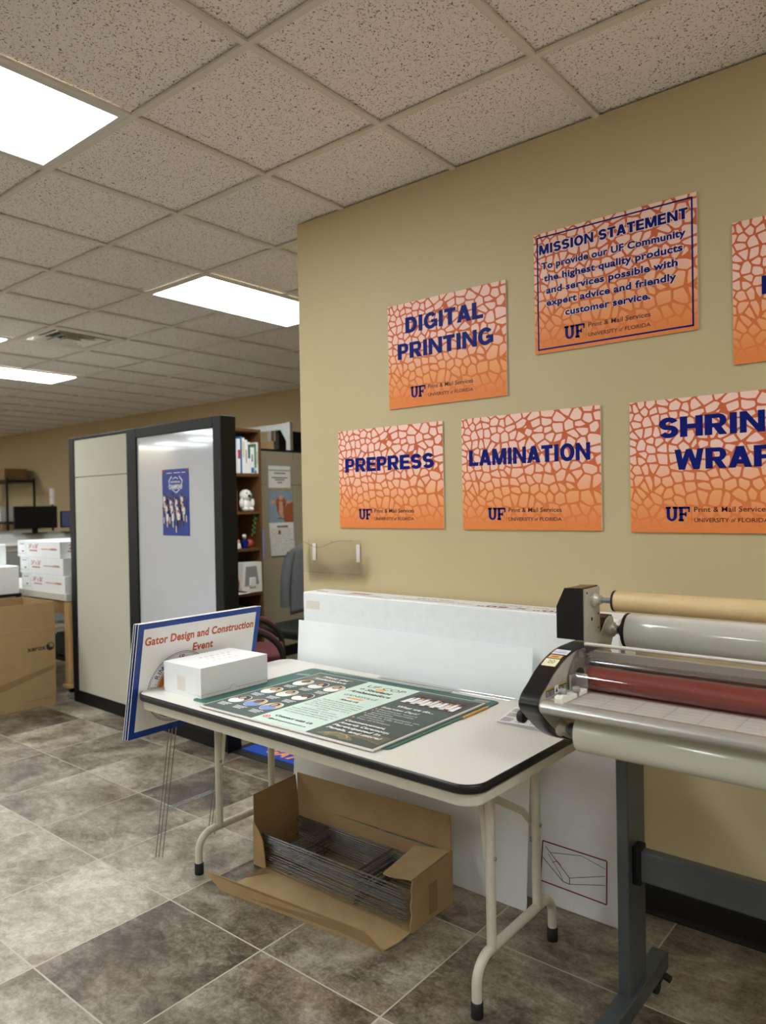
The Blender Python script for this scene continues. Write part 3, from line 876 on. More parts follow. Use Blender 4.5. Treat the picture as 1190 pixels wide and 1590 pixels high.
# pencil
p0, p1 = V3((-1.2878, 1.935, TT+.0042)), V3((-1.2885, 2.105, TT+.0042)); d = (p1-p0).normalized()
t = thing('pencil', 'yellow pencil lying at the right edge of the poster board', 'pencil', (-1.288, 2.02, TT))
build(MB().lathe([(.018, .0037), (.15, .0037)], p0, d, 'pencil_yellow', 6, False), 'shaft', t)
build(MB().lathe([(.15, .0037), (.170, .0008)], p0, d, 'pencil_wood', 6), 'tip', t)
build(MB().lathe([(.008, .0036), (.018, .0036)], p0, d, 'alu', 12), 'ferrule', t)
build(MB().lathe([(0, .003), (.001, .0034), (.008, .0034)], p0, d, 'eraser', 12), 'eraser', t)

# white box on the table
bx0, bx1, by0, by1, bz0, bz1 = -2.388, -2.162, 1.592, 1.905, TT, TT+.112
t = thing('stationery_box', 'closed glossy white box with printed label on the table corner', 'box', ((bx0+bx1)/2, (by0+by1)/2, TT))
build(MB().box(bx0+.001, bx1-.001, by0+.001, by1-.001, bz0, bz0+.09, 'white_gloss_box'), 'base', t, bevel=.0012)
lid = build(MB().box(bx0, bx1, by0, by1, bz0+.012, bz1, 'white_gloss_box'), 'lid', t, bevel=.0015)
F = Frame((bx0, by1, bz1), (0, -1, 0), (1, 0, 0))
a = MB(); rect(a, F, .05, .045, .225, .195, 'white_paper', 0)
for i in range(6):
    for j in range(3):
        if random.random() < .8:
            u_ = .062+i*.026; v_ = .155-j*.04
            rect(a, F, u_, v_, u_+random.uniform(.006, .02), v_+.0035, random.choice(['rule_orange', 'ink_grey', 'ink_grey']), 1)
            rect(a, F, u_, v_-.009, u_+random.uniform(.004, .016), v_-.0065, 'ink_grey', 1)
build(a, 'label', t)
F = Frame((bx0, by0, bz0), (1, 0, 0), (0, 0, 1))
a = MB(); rect(a, F, .085, .018, .135, .07, 'edge_white', 0); build(a, 'tape', t)
a = MB(); F = Frame((bx1, by0, bz0), (0, 1, 0), (0, 0, 1))
stroke(a, F, [(.003, .0155), (.13, .0155)], .0008, 'ink_grey', 0); stroke(a, F, [(.16, .0155), (.31, .0155)], .0008, 'ink_grey', 0)
ringd(a, F, .145, .0155, .016, .012, .0009, 'ink_grey', 0, 20, 0, math.pi)
build(a, 'thumb_notch', t)

# clear straightedges at the foot of the white board
for (xa, ya), (xb, yb), z, lab in (((-2.10, 2.172), (-1.50, 2.192), TT, 'clear acrylic straightedge lying left along the white board foot'),
                                   ((-1.86, 2.222), (-1.275, 2.236), TT+.0002, 'clear acrylic straightedge lying right along the white board foot')):
    p, q = V3((xa, ya, z+.0025)), V3((xb, yb, z+.0025)); d = (q-p)/2; s1 = V3((-d.y, d.x, 0)).normalized()*.017
    solo(MB().obox((p+q)/2, d, s1, V3((0, 0, .0023)), 'holder_clear'), 'straightedge', lab, 'ruler', ((p.x+q.x)/2, (p.y+q.y)/2, z), 'clear straightedges', bevel=.001)

# folded paper leaflet under the laminator's knob
t = thing('paper_leaflet', 'folded printed leaflet lying under the laminator knob', 'leaflet', (-1.09, 2.03, TT))
LO, LU, LW = V3((-1.182, 1.972, TT)), V3((.16, -.0, 0)), V3((-.03, .17, 0))
a = MB()
a.grid(lambda u, v: LO+LU*u+LW*v+V3((0, 0, .006+.006*u)), 6, 4, 'white_paper', False)
a.grid(lambda u, v: LO+LU*u+LW*v+V3((0, 0, .0005)), 6, 4, 'white_paper', False)
for i in range(4):
    a.sheet([LO+V3((0, 0, .0008+i*.0014)), LO+LU+V3((0, 0, .0008+i*.003)), LO+LU+LW+V3((0, 0, .0008+i*.003)), LO+LW+V3((0, 0, .0008+i*.0014))], .0005, 'white_paper')
build(a, 'pages', t)
F = Frame(LO+V3((0, 0, .0065)), LU+V3((0, 0, .006)), LW); a = MB()
for c_ in range(3):
    for i in range(14):
        if i in (4, 9): continue
        rect(a, F, .008+c_*.05-i*.0015*0, .012+i*.0105, .008+c_*.05+random.uniform(.032, .043), .0155+i*.0105, 'ink_grey', 1)
build(a, 'print', t)

# ------------------------------------------------------------------ white foam board and long flat carton behind the table
a = MB()
a.sheet([(-2.415, 2.2590, .001), (-1.245, 2.2590, .001), (-1.238, 2.322, .905), (-2.412, 2.322, .905)], .005, 'white_board_foam')
solo(a, 'foam_board', 'large blank white board leaning behind the folding table', 'board', (-1.83, 2.262, 0))
c0, c1x, cy0, cy1, cz = -2.412, -.935, 2.346, 2.488, 1.03
t = thing('long_carton', 'long flat white carton standing on edge against the tan wall', 'carton', ((c0+c1x)/2, 2.417, 0))
build(MB().box(c0, c1x, cy0, cy1, .0005, cz, 'white_card'), 'carton_body', t, bevel=.006, seg=3)
F = Frame((c1x, cy1, cz), (-1, 0, 0), (0, -1, 0)); a = MB(); LW_ = c1x-c0
txt(a, F, '40" x 60"', .385, .088-.035+.03, .034, 'dark_red', .36, bold=.02, lay=0)
txt(a, F, '101.6cm x 152.4cm', .385, .045, .016, 'dark_red', .30, lay=0)
build(a, 'size_print', t); a = MB()
txt(a, F, 'www.GraphicDisplayUSA.com', .80, .088, .017, 'ink_dark', .40, lay=0)
txt(a, F, 'Made in USA', .80, .050, .017, 'ink_dark', .18, lay=0)
build(a, 'address_print', t); a = MB()
for i in range(26): stroke(a, F, [(.12+i*.018, .014), (.16+i*.018, .040)], .0012, 'edge_white', 0)
build(a, 'hatch_print', t); a = MB()
for i in range(34): stroke(a, F, [(.02+i*.016, .112), (.045+i*.016, .134)], .0012, 'rule_orange', 0)
build(a, 'hatch_print', t); a = MB()
rect(a, F, 1.13, .05, 1.25, .085, 'rule_orange', 0)
for i in range(6): rect(a, F, 1.13+.02*i, .05+.003, 1.14+.02*i, .082, 'edge_white', 1)
txt(a, F, 'GRAPHIC DISPLAY', 1.17, .10, .012, 'dark_red', .26, bold=.02, lay=0)
txt(a, F, 'USA', 1.41, .075, .022, 'dark_red', .07, bold=.03, lay=0)
build(a, 'top_print', t)
F = Frame((c0, cy0, 0), (1, 0, 0), (0, 0, 1)); a = MB()
def rl(u, v): return (u-c0, v)
q = [rl(-1.225, .222), rl(-.990, .218), rl(-.993, .071), rl(-1.236, .078)]
for i in range(4): stroke(a, F, [q[i], q[(i+1) % 4]], .0045, 'dark_red', 0)
box_l = [[(-1.215, .205), (-1.125, .12), (-1.125, .098), (-1.15, .1), (-1.228, .165)], [(-1.125, .12), (-.997, .165)], [(-1.125, .098), (-.997, .135)],
         [(-1.195, .188), (-1.08, .21)], [(-1.08, .21), (-.997, .19)], [(-1.205, .182), (-1.16, .125), (-1.15, .1)], [(-1.19, .155), (-1.17, .165), (-1.155, .155)]]
for i, l in enumerate(box_l): stroke(a, F, [rl(*p_) for p_ in l], .0028 if i == 0 else .0018, 'dark_red' if i == 0 else 'ink_dark', 0)
txt(a, F, '3', -1.271-c0, .205, .017, 'dark_red', bold=.03, lay=0)
build(a, 'front_diagram', t)
F = Frame((c1x, cy0, 0), (0, 0, -1), (0, 1, 0)); a = MB()
txt(a, F, 'www.GraphicDisplayUSA.com', -.58, .05, .020, 'ink_dark', .36, lay=0)
txt(a, F, '40" x 60"', -.19, .042, .036, 'dark_red', .22, bold=.02, lay=0)
txt(a, F, '101.6cm x 152.4cm', -.25, .095, .017, 'ink_black', .26, lay=0)
build(a, 'end_print', t)
F = Frame((c0, cy0, 0), (1, 0, 0), (0, 0, 1)); a = MB(); rect(a, F, .02, .955, .105, .992, 'edge_white', 0); build(a, 'tape', t)

# ------------------------------------------------------------------ yard signs with wire stakes leaning on the table end
def yard_sign(k, label):
    dx = -.011*k; dy = -.004*k+(.003 if k == 2 else 0)
    base = V3((-2.605+dx, 1.79+dy, 0)); lean = V3((.205, 0, 1)).normalized(); U = V3((0, 1, 0)); N = U.cross(lean).normalized()
    t = thing('yard_sign', label, 'sign', base, 'leaning yard signs')
    zb = .553; y0, y1 = 1.500+dy, 2.085+dy; hh = .452; th = .004
    O = base+lean*(zb/lean.z); O.y = y0
    W = y1-y0
    p = MB().obox(O+U*W/2+lean*hh/2-N*th/2, U*W/2, lean*hh/2, N*th/2, 'edge_white')
    build(p, 'panel', t)
    F = Frame(O, U, lean)
    a = MB(); rect(a, F, 0, 0, W, hh, 'royal_blue', 0); rect(a, F, .024, .026, W-.024, hh-.022, 'white_paper', 1)
    build(a, 'border_print', t)
    a = MB()
    if k == 0:
        txt(a, F, 'Gator Design and Construction', W/2, hh-.088, .033, 'sign_orange', .52, bold=.034, lay=2)
        txt(a, F, 'Event', W/2+.008, hh-.142, .033, 'sign_orange', .098, bold=.034, lay=2)
        build(a, 'lettering', t)
        a = MB(); cu, cv = .205, .175
        for r_, w_ in ((.142, .002), (.136, .0012), (.103, .002)): ringd(a, F, cu, cv, r_, r_, w_, 'navy', 2, 60)
        oval(a, F, cu, cv, .098, .098, 'seal_orange', 2, 40, 0, math.pi); oval(a, F, cu, cv, .098, .098, 'navy', 2, 40, math.pi, 2*math.pi)
        for i in range(9): poly(a, F, [(cu-.1+i*.022, cv-.012), (cu-.08+i*.022, cv-.012), (cu-.084+i*.022, cv+.012+.016*(i % 3)), (cu-.094+i*.022, cv+.012+.012*(i % 2))], 'white_paper', 3)
        def ringtext(s, r_, a0, a1, flip):
            for i, ch in enumerate(s):
                if ch == ' ': continue
                an = a0+(a1-a0)*i/(len(s)-1)
                c_, s_ = math.cos(an), math.sin(an)
                o_ = F.P(cu+r_*c_, cv+r_*s_, 0)
                rad = F.U*c_+F.W*s_
                up_ = -rad if flip else rad
                f2 = Frame(o_, up_.cross(F.N), up_); f2.N = F.N
                txt(a, f2, ch, 0, -.0085, .019, 'navy', lay=3)
        ringtext('M.E. RINKER, SR. SCHOOL OF', .119, math.radians(188), math.radians(8), False)
        ringtext('CONSTRUCTION MANAGEMENT', .119, math.radians(196), math.radians(344), True)
        build(a, 'seal_emblem', t)
    # H stake: two wires up into the panel, two cross wires
    a = MB()
    for y in (1.715+dy-.006*k, 1.975+dy-.006*k):
        a.tube([V3((base.x, y, 0))-N*.002, V3((base.x, y, 0))+lean*.62-N*.002], .0018, 'galvanized', 8)
    for z in (.205, .575):
        p = V3((base.x, 1.715+dy-.006*k, 0))+lean*z-N*.0055; a.tube([p, p+V3((0, .26, 0))], .0018, 'galvanized', 8)
    build(a, 'wire_stake', t)
yard_sign(0, 'front yard sign reading Gator Design and Construction Event')
yard_sign(1, 'blue-bordered yard sign just behind the front event sign')
yard_sign(2, 'rearmost blue-bordered yard sign of the leaning stack')

# ------------------------------------------------------------------ open cardboard box of wire stakes under the table
X0, X1, Y0, Y1, Z1 = -2.262, -1.482, 1.905, 2.150, .172
t = thing('open_carton', 'open brown cardboard box of wire stakes under the table', 'box', ((X0+X1)/2, (Y0+Y1)/2, 0))
e = .004
a = MB().box(X0, X1, Y0, Y1, .002, .002+e, 'kraft')
a.box(X0, X0+e, Y0, Y1, .002, Z1, 'kraft_dark'); a.box(X0, X1, Y1-e, Y1, .002, Z1, 'kraft')
# right wall with a torn front edge
tr = [(Y1, .002), (Y0+.004, .002), (Y0-.004, .03), (Y0+.006, .06), (Y0-.002, .09), (Y0+.008, .12), (Y0+.004, .145), (Y0+.012, Z1), (Y1, Z1+.015)]
a.prism(tr, (X1, 0, 0), (0, 1, 0), (0, 0, 1), (e, 0, 0), 'kraft')
# the strip of the front wall left standing at the left end
st = [(X0, .002), (X0+.072, .002), (X0+.066, .05), (X0+.055, .11), (X0+.03, .145), (X0+.004, Z1-.004), (X0, Z1)]
a.prism(st, (0, Y0, 0), (1, 0, 0), (0, 0, 1), (0, -e, 0), 'kraft_pale')
build(a, 'carton_body', t)
build(MB().sheet([(X0, Y1, Z1), (X1, Y1, Z1+.012), (X1-.012, Y1+.012, .305), (X0-.012, Y1+.012, .29)], e, 'kraft'), 'back_flap', t)
build(MB().sheet([(X0, Y0, Z1), (X0, Y1-.002, Z1), (X0-.02, Y1+.002, .283), (X0-.014, Y0+.012, .272)], e, 'kraft_dark'), 'left_flap', t)
a = MB(); fl_ = [(X1, Y0+.012, Z1+.001), (X1, Y1-.006, Z1+.016), (X1-.135, Y1-.035, Z1+.004), (X1-.118, Y0+.005, Z1-.01), (X1-.085, Y0+.0, Z1-.008)]
a.sheet(fl_, e, 'kraft_pale'); build(a, 'right_flap', t)
a = MB()
a.sheet([(X0+.07, Y0-.002, .003), (-2.20, 1.700, .003), (-1.491, 1.781, .003), (X1+.002, 1.84, .003), (X1, Y0-.002, .003)], e, 'kraft_pale')
a.sheet([(-2.290, 1.688, .055), (-2.205, 1.697, .001), (-1.491, 1.779, .001), (-1.548, 1.752, .060)], e, 'kraft')
build(a, 'front_flap', t)
# corrugated lip where the board was torn
a = MB()
for i in range(16): a.tube([(X0+.062-i*.0035*0, Y0-.012-i*.0055, .0085), (X0+.115-.003*i, Y0-.012-i*.0055, .0085)], .0018, 'kraft_dark', 6)
build(a, 'torn_corrugation', t)
F = Frame((X1+e, Y0, 0), (0, 1, 0), (0, 0, 1)); a = MB(); rect(a, F, .10, .02, .15, .125, 'kraft_dark', 0); build(a, 'tape', t)
# the stakes: every one its own object
def stake_mesh():
    a = MB(); L_, Wd, r_ = .715, .205, .0016
    for y in (0, Wd): a.tube([(0, y, 0), (L_, y, 0)], r_, 'galvanized', 6)
    for x in (.165, .50): a.tube([(x, -.002, 0), (x, Wd+.002, 0)], r_, 'galvanized', 6)
    return a
s0 = None
for k in range(28):
    z = .010+k*.0042
    if s0 is None:
        s0 = solo(stake_mesh(), 'wire_stake', 'galvanized wire H stake stacked in the open brown carton', 'stake', (0, 0, 0), 'wire stakes in the carton')
        o = s0
    else:
        o = s0.copy(); COL.objects.link(o)
    o.location = (X0+.022+random.uniform(-.012, .022), Y0+.017+random.uniform(-.010, .012), z)
    o.rotation_euler = (random.uniform(-.0006, .0006), .004-k*.00035, random.uniform(-.009, .009))

# ------------------------------------------------------------------ wide-format laminator on its stand
XP = -.86; LR = .50
t = lam = thing('roll_laminator', 'wide roll laminator on a grey steel stand at the right', 'laminator', (-.2, 1.95, 0))
rim = [(1.907, 1.022), (1.845, 1.019), (1.783, 1.006), (1.726, .983), (1.683, .957), (1.648, .936), (1.634, .917), (1.640, .900), (1.660, .882), (1.697, .852), (1.743, .820), (1.79, .795), (1.835, .780), (1.90, .778), (2.03, .80), (2.10, .86), (2.11, .95), (2.06, 1.01), (1.98, 1.022)]
def crom(P, n=4):
    out = []; k = len(P)
    for i in range(k):
        p0, p1, p2, p3 = P[i-1], P[i], P[(i+1) % k], P[(i+2) % k]
        for j in range(n):
            t_ = j/n
            out.append(tuple(.5*(2*p1[a]+(p2[a]-p0[a])*t_+(2*p0[a]-5*p1[a]+4*p2[a]-p3[a])*t_*t_+(3*p1[a]-p0[a]-3*p2[a]+p3[a])*t_**3) for a in (0, 1)))
    return out
def plate(x, n, m, pts=rim):
    return MB().prism(crom(pts), (x, 0, 0), (0, 1, 0), (0, 0, 1), (n, 0, 0), m)
build(plate(XP-.055, .053, 'lam_black'), 'side_cover', t, bevel=.002)
inn = [(1.87+(y-1.87)*.975, .90+(z-.90)*.97) for y, z in rim]
build(plate(XP-.0025, .0035, 'lam_plate', inn), 'side_plate', t, bevel=.0008)
build(plate(LR, .055, 'lam_black'), 'side_cover', t, bevel=.002)
# upper post with chamfered black cover
post = [(XP-.083, 1.035), (XP-.083, 1.125), (XP-.058, 1.178), (XP-.004, 1.180), (XP-.004, 1.035)]
build(MB().prism(post, (0, 1.908, 0), (1, 0, 0), (0, 0, 1), (0, .10, 0), 'lam_black'), 'post_cover', t, bevel=.006, seg=3)
pp = [(1.912, 1.0), (2.0, 1.0), (2.012, 1.03), (2.012, 1.176), (1.912, 1.176)]
build(MB().prism(pp, (XP-.004, 0, 0), (0, 1, 0), (0, 0, 1), (.005, 0, 0), 'lam_plate'), 'post_plate', t, bevel=.001)
build(MB().box(LR+.004, LR+.083, 1.908, 2.008, 1.035, 1.18, 'lam_black'), 'post_cover', t, bevel=.008)
arm = [(1.99, .99), (2.085, .99), (2.112, 1.03), (2.116, 1.05), (2.104, 1.078), (2.085, 1.082), (2.06, 1.075), (2.01, 1.03)]
build(MB().prism(arm, (XP-.003, 0, 0), (0, 1, 0), (0, 0, 1), (.004, 0, 0), 'lam_plate').prism([(y+.004, z+.004) for y, z in arm], (XP-.05, 0, 0), (0, 1, 0), (0, 0, 1), (.046, 0, 0), 'lam_black'), 'rear_arm', t, bevel=.001)
# screws in the plates
a = MB()
for y, z in ((1.925, 1.165), (2.0, 1.06), (1.935, 1.02), (2.0, 1.1), (1.955, 1.09)):
    a.cyl((XP+.001, y, z), (XP+.0018, y, z), .0032 if z != 1.09 else .0055, 'ink_black', 10)
build(a, 'screw_holes', t)
# three supply and take-up rolls
def roll(y, z, r, x0, m, name, hub, core):
    a = MB().lathe([(0, .021), (.006, .023), (.012, .021), (.016, .014), (.024, .013)], (XP, y, z), (1, 0, 0), 'lam_plate', 24)
    h = build(a, 'bearing_hub', t)
    build(MB().lathe([(.016, .0085), (x0-XP+.03, .0085)], (XP, y, z), (1, 0, 0), hub, 6, False), 'shaft', t)
    build(MB().lathe([(0, r-.0006), (.001, r), (LR-x0-.041, r), (LR-x0-.04, r-.001)], (x0, y, z), (1, 0, 0), m, 40), name, t)
    return h
roll(1.968, 1.143, .0275, -.795, 'kraft_tube', 'cardboard_tube', 'steel_shaft', 0)
build(MB().lathe([(0, .0285), (.004, .029), (.006, .028)], (-.7995, 1.968, 1.143), (1, 0, 0), 'black_rubber', 36), 'tube_end_cap', t)
roll(2.086, 1.043, .050, -.802, 'film_grey', 'clear_film_roll', 'stand_grey', 0)
build(MB().lathe([(0, .018), (.008, .03), (.016, .049), (.022, .0515), (.025, .0505)], (-.828, 2.086, 1.043), (1, 0, 0), 'black_rubber', 36), 'core_chuck', t)
build(MB().box(-.821, -.812, 2.065, 2.075, .975, .995, 'grey_plastic'), 'chuck_tab', t)
roll(1.745, .838, .050, -.800, 'film_green', 'lower_film_roll', 'grey_plastic', 0)
build(MB().lathe([(0, .016), (.012, .02), (.03, .022)], (-.829, 1.745, .838), (1, 0, 0), 'stand_grey', 28), 'core_chuck', t)
build(MB().cyl((-.842, 1.70, .872), (-.838, 1.705, .90), .004, 'grey_plastic', 10), 'release_pin', t)
# red laminating roller, lower roller, chrome idler
build(MB().lathe([(0, .030), (.002, .0315), (LR+.826, .0315), (LR+.828, .03)], (-.829, 1.868, .944), (1, 0, 0), 'red_rubber', 44), 'red_roller', t)
build(MB().lathe([(0, .0315), (LR+.83, .0315)], (-.829, 1.868, .879), (1, 0, 0), 'red_rubber', 36), 'lower_roller', t)
build(MB().lathe([(0, .012), (.03, .012)], (XP, 1.868, .944), (1, 0, 0), 'steel_shaft', 20).lathe([(0, .026), (.005, .026)], (XP, 1.868, .944), (1, 0, 0), 'black_metal', 24), 'roller_bearing', t)
build(MB().lathe([(0, .0115), (LR-XP, .0115)], (XP, 1.915, .978), (1, 0, 0), 'chrome', 24), 'idler_bar', t)
build(MB().box(-.853, -.815, 1.822, 1.828, .915, .965, 'alu').box(-.853, -.847, 1.79, 1.828, .915, .965, 'alu'), 'safety_latch', t, bevel=.002)
# inside rear bridge behind the shield
build(MB().box(XP+.002, LR, 1.955, 1.97, .93, 1.0, 'lam_table'), 'rear_bridge', t)
# feed table with rounded front bar
ft = [(1.815, .918), (1.815, .924), (1.655, .926), (1.655, .918)]
ftm = build(MB().prism(ft, (XP+.002, 0, 0), (0, 1, 0), (0, 0, 1), (LR-XP-.003, 0, 0), 'lam_table'), 'feed_table', t)
nose = [(1.662, .928), (1.652, .9285), (1.642, .926), (1.635, .920), (1.632, .911), (1.635, .902), (1.643, .897), (1.655, .897), (1.662, .90)]
build(MB().prism(nose, (XP+.004, 0, 0), (0, 1, 0), (0, 0, 1), (LR-XP-.005, 0, 0), 'alu', True), 'table_nose', t)
F = Frame((XP, 1.662, .9262), (1, 0, 0), (0, 1, -.012)); a = MB()
for i in range(5): stroke(a, F, [(.012, .014+i*.0254), (LR-XP-.01, .014+i*.0254)], .0022, 'white_paper', 0)
for i in range(20): stroke(a, F, [(.06+i*.0762, .002), (.06+i*.0762, .145)], .0010, 'ink_grey', 1)
build(a, 'ruled_grid', ftm)
# white paper guide clamp with two knobs
a = MB().prism([(1.645, .927), (1.645, .941), (1.656, .946), (1.672, .941), (1.76, .936), (1.79, .937), (1.79, .926)], (-.822, 0, 0), (0, 1, 0), (0, 0, 1), (.02, 0, 0), 'white_plastic')
g = build(a, 'paper_guide', t, bevel=.002)
for x, y in ((-.824, 1.695), (-.806, 1.735)):
    build(MB().lathe([(0, .007), (.012, .007), (.012, .010), (.022, .010), (.024, .008)], (x, y, .928), (0, 0, 1), 'grey_plastic', 18), 'clamp_knob', g)
# clear safety shield
sh = [(1.905, 1.026), (1.893, 1.029), (1.875, 1.026), (1.85, 1.016), (1.82, .995), (1.80, .970), (1.792, .945), (1.795, .935)]
a = MB(); n_ = len(sh)
vs = [(x, y, z) for x in (XP+.003, LR-.003) for y, z in sh]
a.add(vs, [(i, i+1, n_+i+1, n_+i) for i in range(n_-1)], 'clear', True)
build(a, 'clear_shield', t)
build(MB().box(XP+.003, LR-.003, 1.897, 1.907, 1.024, 1.033, 'edge_white'), 'shield_rail', t, bevel=.002)
build(MB().box(-.856, -.835, 1.86, 1.89, 1.0, 1.018, 'clear'), 'shield_hinge', t)
# warning label on the plate
F = Frame((XP+.0012, 1.672, .929), (0, 1, 0), (0, -.0, 1)); a = MB()
for i, c_ in enumerate(('ink_black', 'ink_black', 'label_white', 'ink_black', 'ink_black')):
    sk = .0
    poly(a, F, [(i*.024, 0), (i*.024+.022, 0), (i*.024+.022, .02), (i*.024, .02)], c_, 0)
    if c_ == 'ink_black':
        rect(a, F, i*.024, .016, i*.024+.022, .02, 'label_gold', 1)
        for q in range(3): rect(a, F, i*.024+.002, .003+q*.004, i*.024+.018, .0042+q*.004, 'label_white', 1)
    else: poly(a, F, [(i*.024+.004, .003), (i*.024+.018, .003), (i*.024+.011, .016)], 'ink_black', 1)
build(a, 'warning_label', t)
# stickers along the curved black cover
def on_rim(i0, i1, u0, u1, name, c_, marks):
    """sticker between two stations along the cover's outline"""
    def at(s):
        k = min(int(s), len(rim)-2); f_ = s-k
        return V3((0, rim[k][0]*(1-f_)+rim[k+1][0]*f_, rim[k][1]*(1-f_)+rim[k+1][1]*f_))
    A, Bq = at(i0), at(i1); W = (A-Bq).normalized()
    F = Frame(V3((XP-.053+u0, Bq.y, Bq.z)), (1, 0, 0), W); a = MB(); hh = (A-Bq).length
    F.O += F.N*.0012
    rect(a, F, 0, 0, u1-u0, hh, c_, 0)
    for m in marks:
        if m[0] == 't': txt(a, F, m[1], m[2]*(u1-u0), m[3]*hh, m[4]*hh, m[5], width=m[6]*(u1-u0), lay=1)
        else: rect(a, F, m[1]*(u1-u0), m[2]*hh, m[3]*(u1-u0), m[4]*hh, m[5], 1)
    build(a, name, t)
on_rim(1.12, 1.62, .004, .047, 'white_sticker', 'label_white', [('r', .1, .3, .9, .42, 'scrub_blue'), ('r', .3, .62, .8, .68, 'ink_grey')])
on_rim(1.72, 2.05, .006, .042, 'orange_sticker', 'label_orange', [('r', .2, .25, .75, .6, 'rule_orange')])
on_rim(2.10, 2.65, .004, .044, 'yellow_note', 'label_yellow', [('t', '20', .52, .38, .42, 'ink_grey', .5)])
# black hand knob outside
build(MB().lathe([(0, .006), (.02, .006), (.02, .014), (.024, .0165), (.036, .0165), (.04, .013)], (XP-.052, 1.70, .862), (-1, 0, 0), 'black_rubber', 16), 'hand_knob', t)
# stand
for sx, x in ((-1, -.775), (1, .40)):
    build(MB().box(x, x+.032, 1.90, 2.025, .098, .80, 'stand_grey'), 'stand_column', t, bevel=.004)
    build(MB().box(x-.05, x+.07, 1.84, 2.06, .772, .779, 'black_metal'), 'top_bracket', t)
    fb = build(MB().box(x-.002, x+.045, 1.60, 2.165, .05, .10, 'stand_grey'), 'foot_bar', t, bevel=.003)
    for y in (1.66, 2.11):
        a = MB().lathe([(-.01, .019), (-.008, .021), (.008, .021), (.01, .019)], (x+.025, y, .0215), (1, 0, 0), 'black_rubber', 20)
        a.box(x+.008, x+.042, y-.012, y+.012, .036, .05, 'black_metal')
        build(a, 'caster', t)
    build(MB().obox((x+.052, 2.125, .048), (.012, 0, -.004), (0, .012, 0), (0, 0, .004), 'black_rubber'), 'brake_lever', t)
build(MB().box(-.742, .40, 1.93, 1.965, .402, .485, 'stand_grey'), 'cross_beam', t, bevel=.006, seg=3)
build(MB().box(-.743, -.72, 1.925, 1.97, .392, .495, 'black_metal'), 'beam_bracket', t, bevel=.003)

# ------------------------------------------------------------------ cubicle partition with whiteboard
A = V3((-5.263, 2.735, 0)); Bv = V3((-3.395, 2.683, 0)); U = (Bv-A).normalized(); Nn = V3((-U.y, U.x, 0)); PLN = (Bv-A).length; PT = .085; PHt = 1.95
def pbox(mb, u0, u1, d0, d1, z0, z1, m):
    c = A+U*((u0+u1)/2)+Nn*((d0+d1)/2)+V3((0, 0, (z0+z1)/2))
    return mb.obox(c, U*((u1-u0)/2), Nn*((d1-d0)/2), V3((0, 0, (z1-z0)/2)), m)
t = thing('office_partition', 'tall cubicle partition with pale fabric panel, whiteboard and black end', 'partition', (A+Bv)/2)
build(pbox(MB(), .0, PLN, .004, PT, .0, .09, 'black_metal'), 'kick_base', t, bevel=.002)
build(pbox(MB(), .075, .83, .006, PT-.006, .09, 1.655, 'panel_fabric'), 'fabric_panel', t, bevel=.003)
build(pbox(MB(), .075, .83, .006, PT-.006, 1.659, PHt-.02, 'panel_fabric'), 'upper_fabric_panel', t, bevel=.003)
a = MB(); pbox(a, 0, .075, 0, PT, .09, PHt-.012, 'slate_frame'); pbox(a, .0, .83, 0, PT, PHt-.018, PHt, 'slate_frame'); build(a, 'end_trim', t, bevel=.003)
a = MB()
pbox(a, .835, .952, -.012, PT, .09, PHt, 'slate_frame'); pbox(a, .952, 1.79, -.012, PT, PHt-.065, PHt, 'slate_frame'); pbox(a, 1.79, PLN, -.012, PT, .09, PHt, 'slate_frame'); pbox(a, .952, 1.79, -.012, PT, .09, .15, 'slate_frame')
build(a, 'whiteboard_frame', t, bevel=.004)
build(pbox(MB(), .952, 1.79, 0, PT-.01, .15, PHt-.065, 'whiteboard_face'), 'whiteboard', t)
build(pbox(MB(), PLN, PLN+.004, -.008, PT+.006, .0, PHt-.004, 'black_metal'), 'end_panel', t)
# poster of a team on the whiteboard
PU, PZ0, PWd, PHh = A+U*1.240, 1.250, .292, .412
F = Frame(PU-Nn*.0006+V3((0, 0, PZ0)), U, (0, 0, 1))
t = thing('team_poster', 'narrow blue NATIONAL CHAMPIONS team poster on the whiteboard', 'poster', PU+V3((0, 0, PZ0)))
a = MB(); rect(a, F, 0, 0, PWd, PHh, 'team_blue', 0); build(a, 'sheet', t)
a = MB()
poly(a, F, [(0, PHh), (0, PHh-.03), (.03, PHh)], 'box_red', 1); poly(a, F, [(PWd, PHh), (PWd, PHh-.03), (PWd-.03, PHh)], 'box_red', 1)
for u0, u1 in ((.05, .11), (.13, .2), (.215, .255)): rect(a, F, u0, PHh-.025, u1, PHh-.021, 'white_paper', 1)
sh = [(.072, .30), (.155, .262), (.222, .30), (.218, .325), (.226, .34), (.19, .372), (.18, .352), (.148, .365), (.115, .352), (.105, .372), (.07, .34), (.076, .325)]
poly(a, F, sh, 'white_paper', 1); poly(a, F, [(.147+(p[0]-.147)*.88, .318+(p[1]-.318)*.88) for p in sh], 'team_blue', 2)
txt(a, F, 'NATIONAL', .148, .327, .0115, 'white_paper', .105, bold=.04, lay=3)
rect(a, F, .078, .285, .218, .319, 'team_blue', 3)
txt(a, F, 'CHAMPIONS', .148, .287, .030, 'white_paper', .14, bold=.05, lay=4)
build(a, 'emblem', t)
a = MB()
random.seed(3)
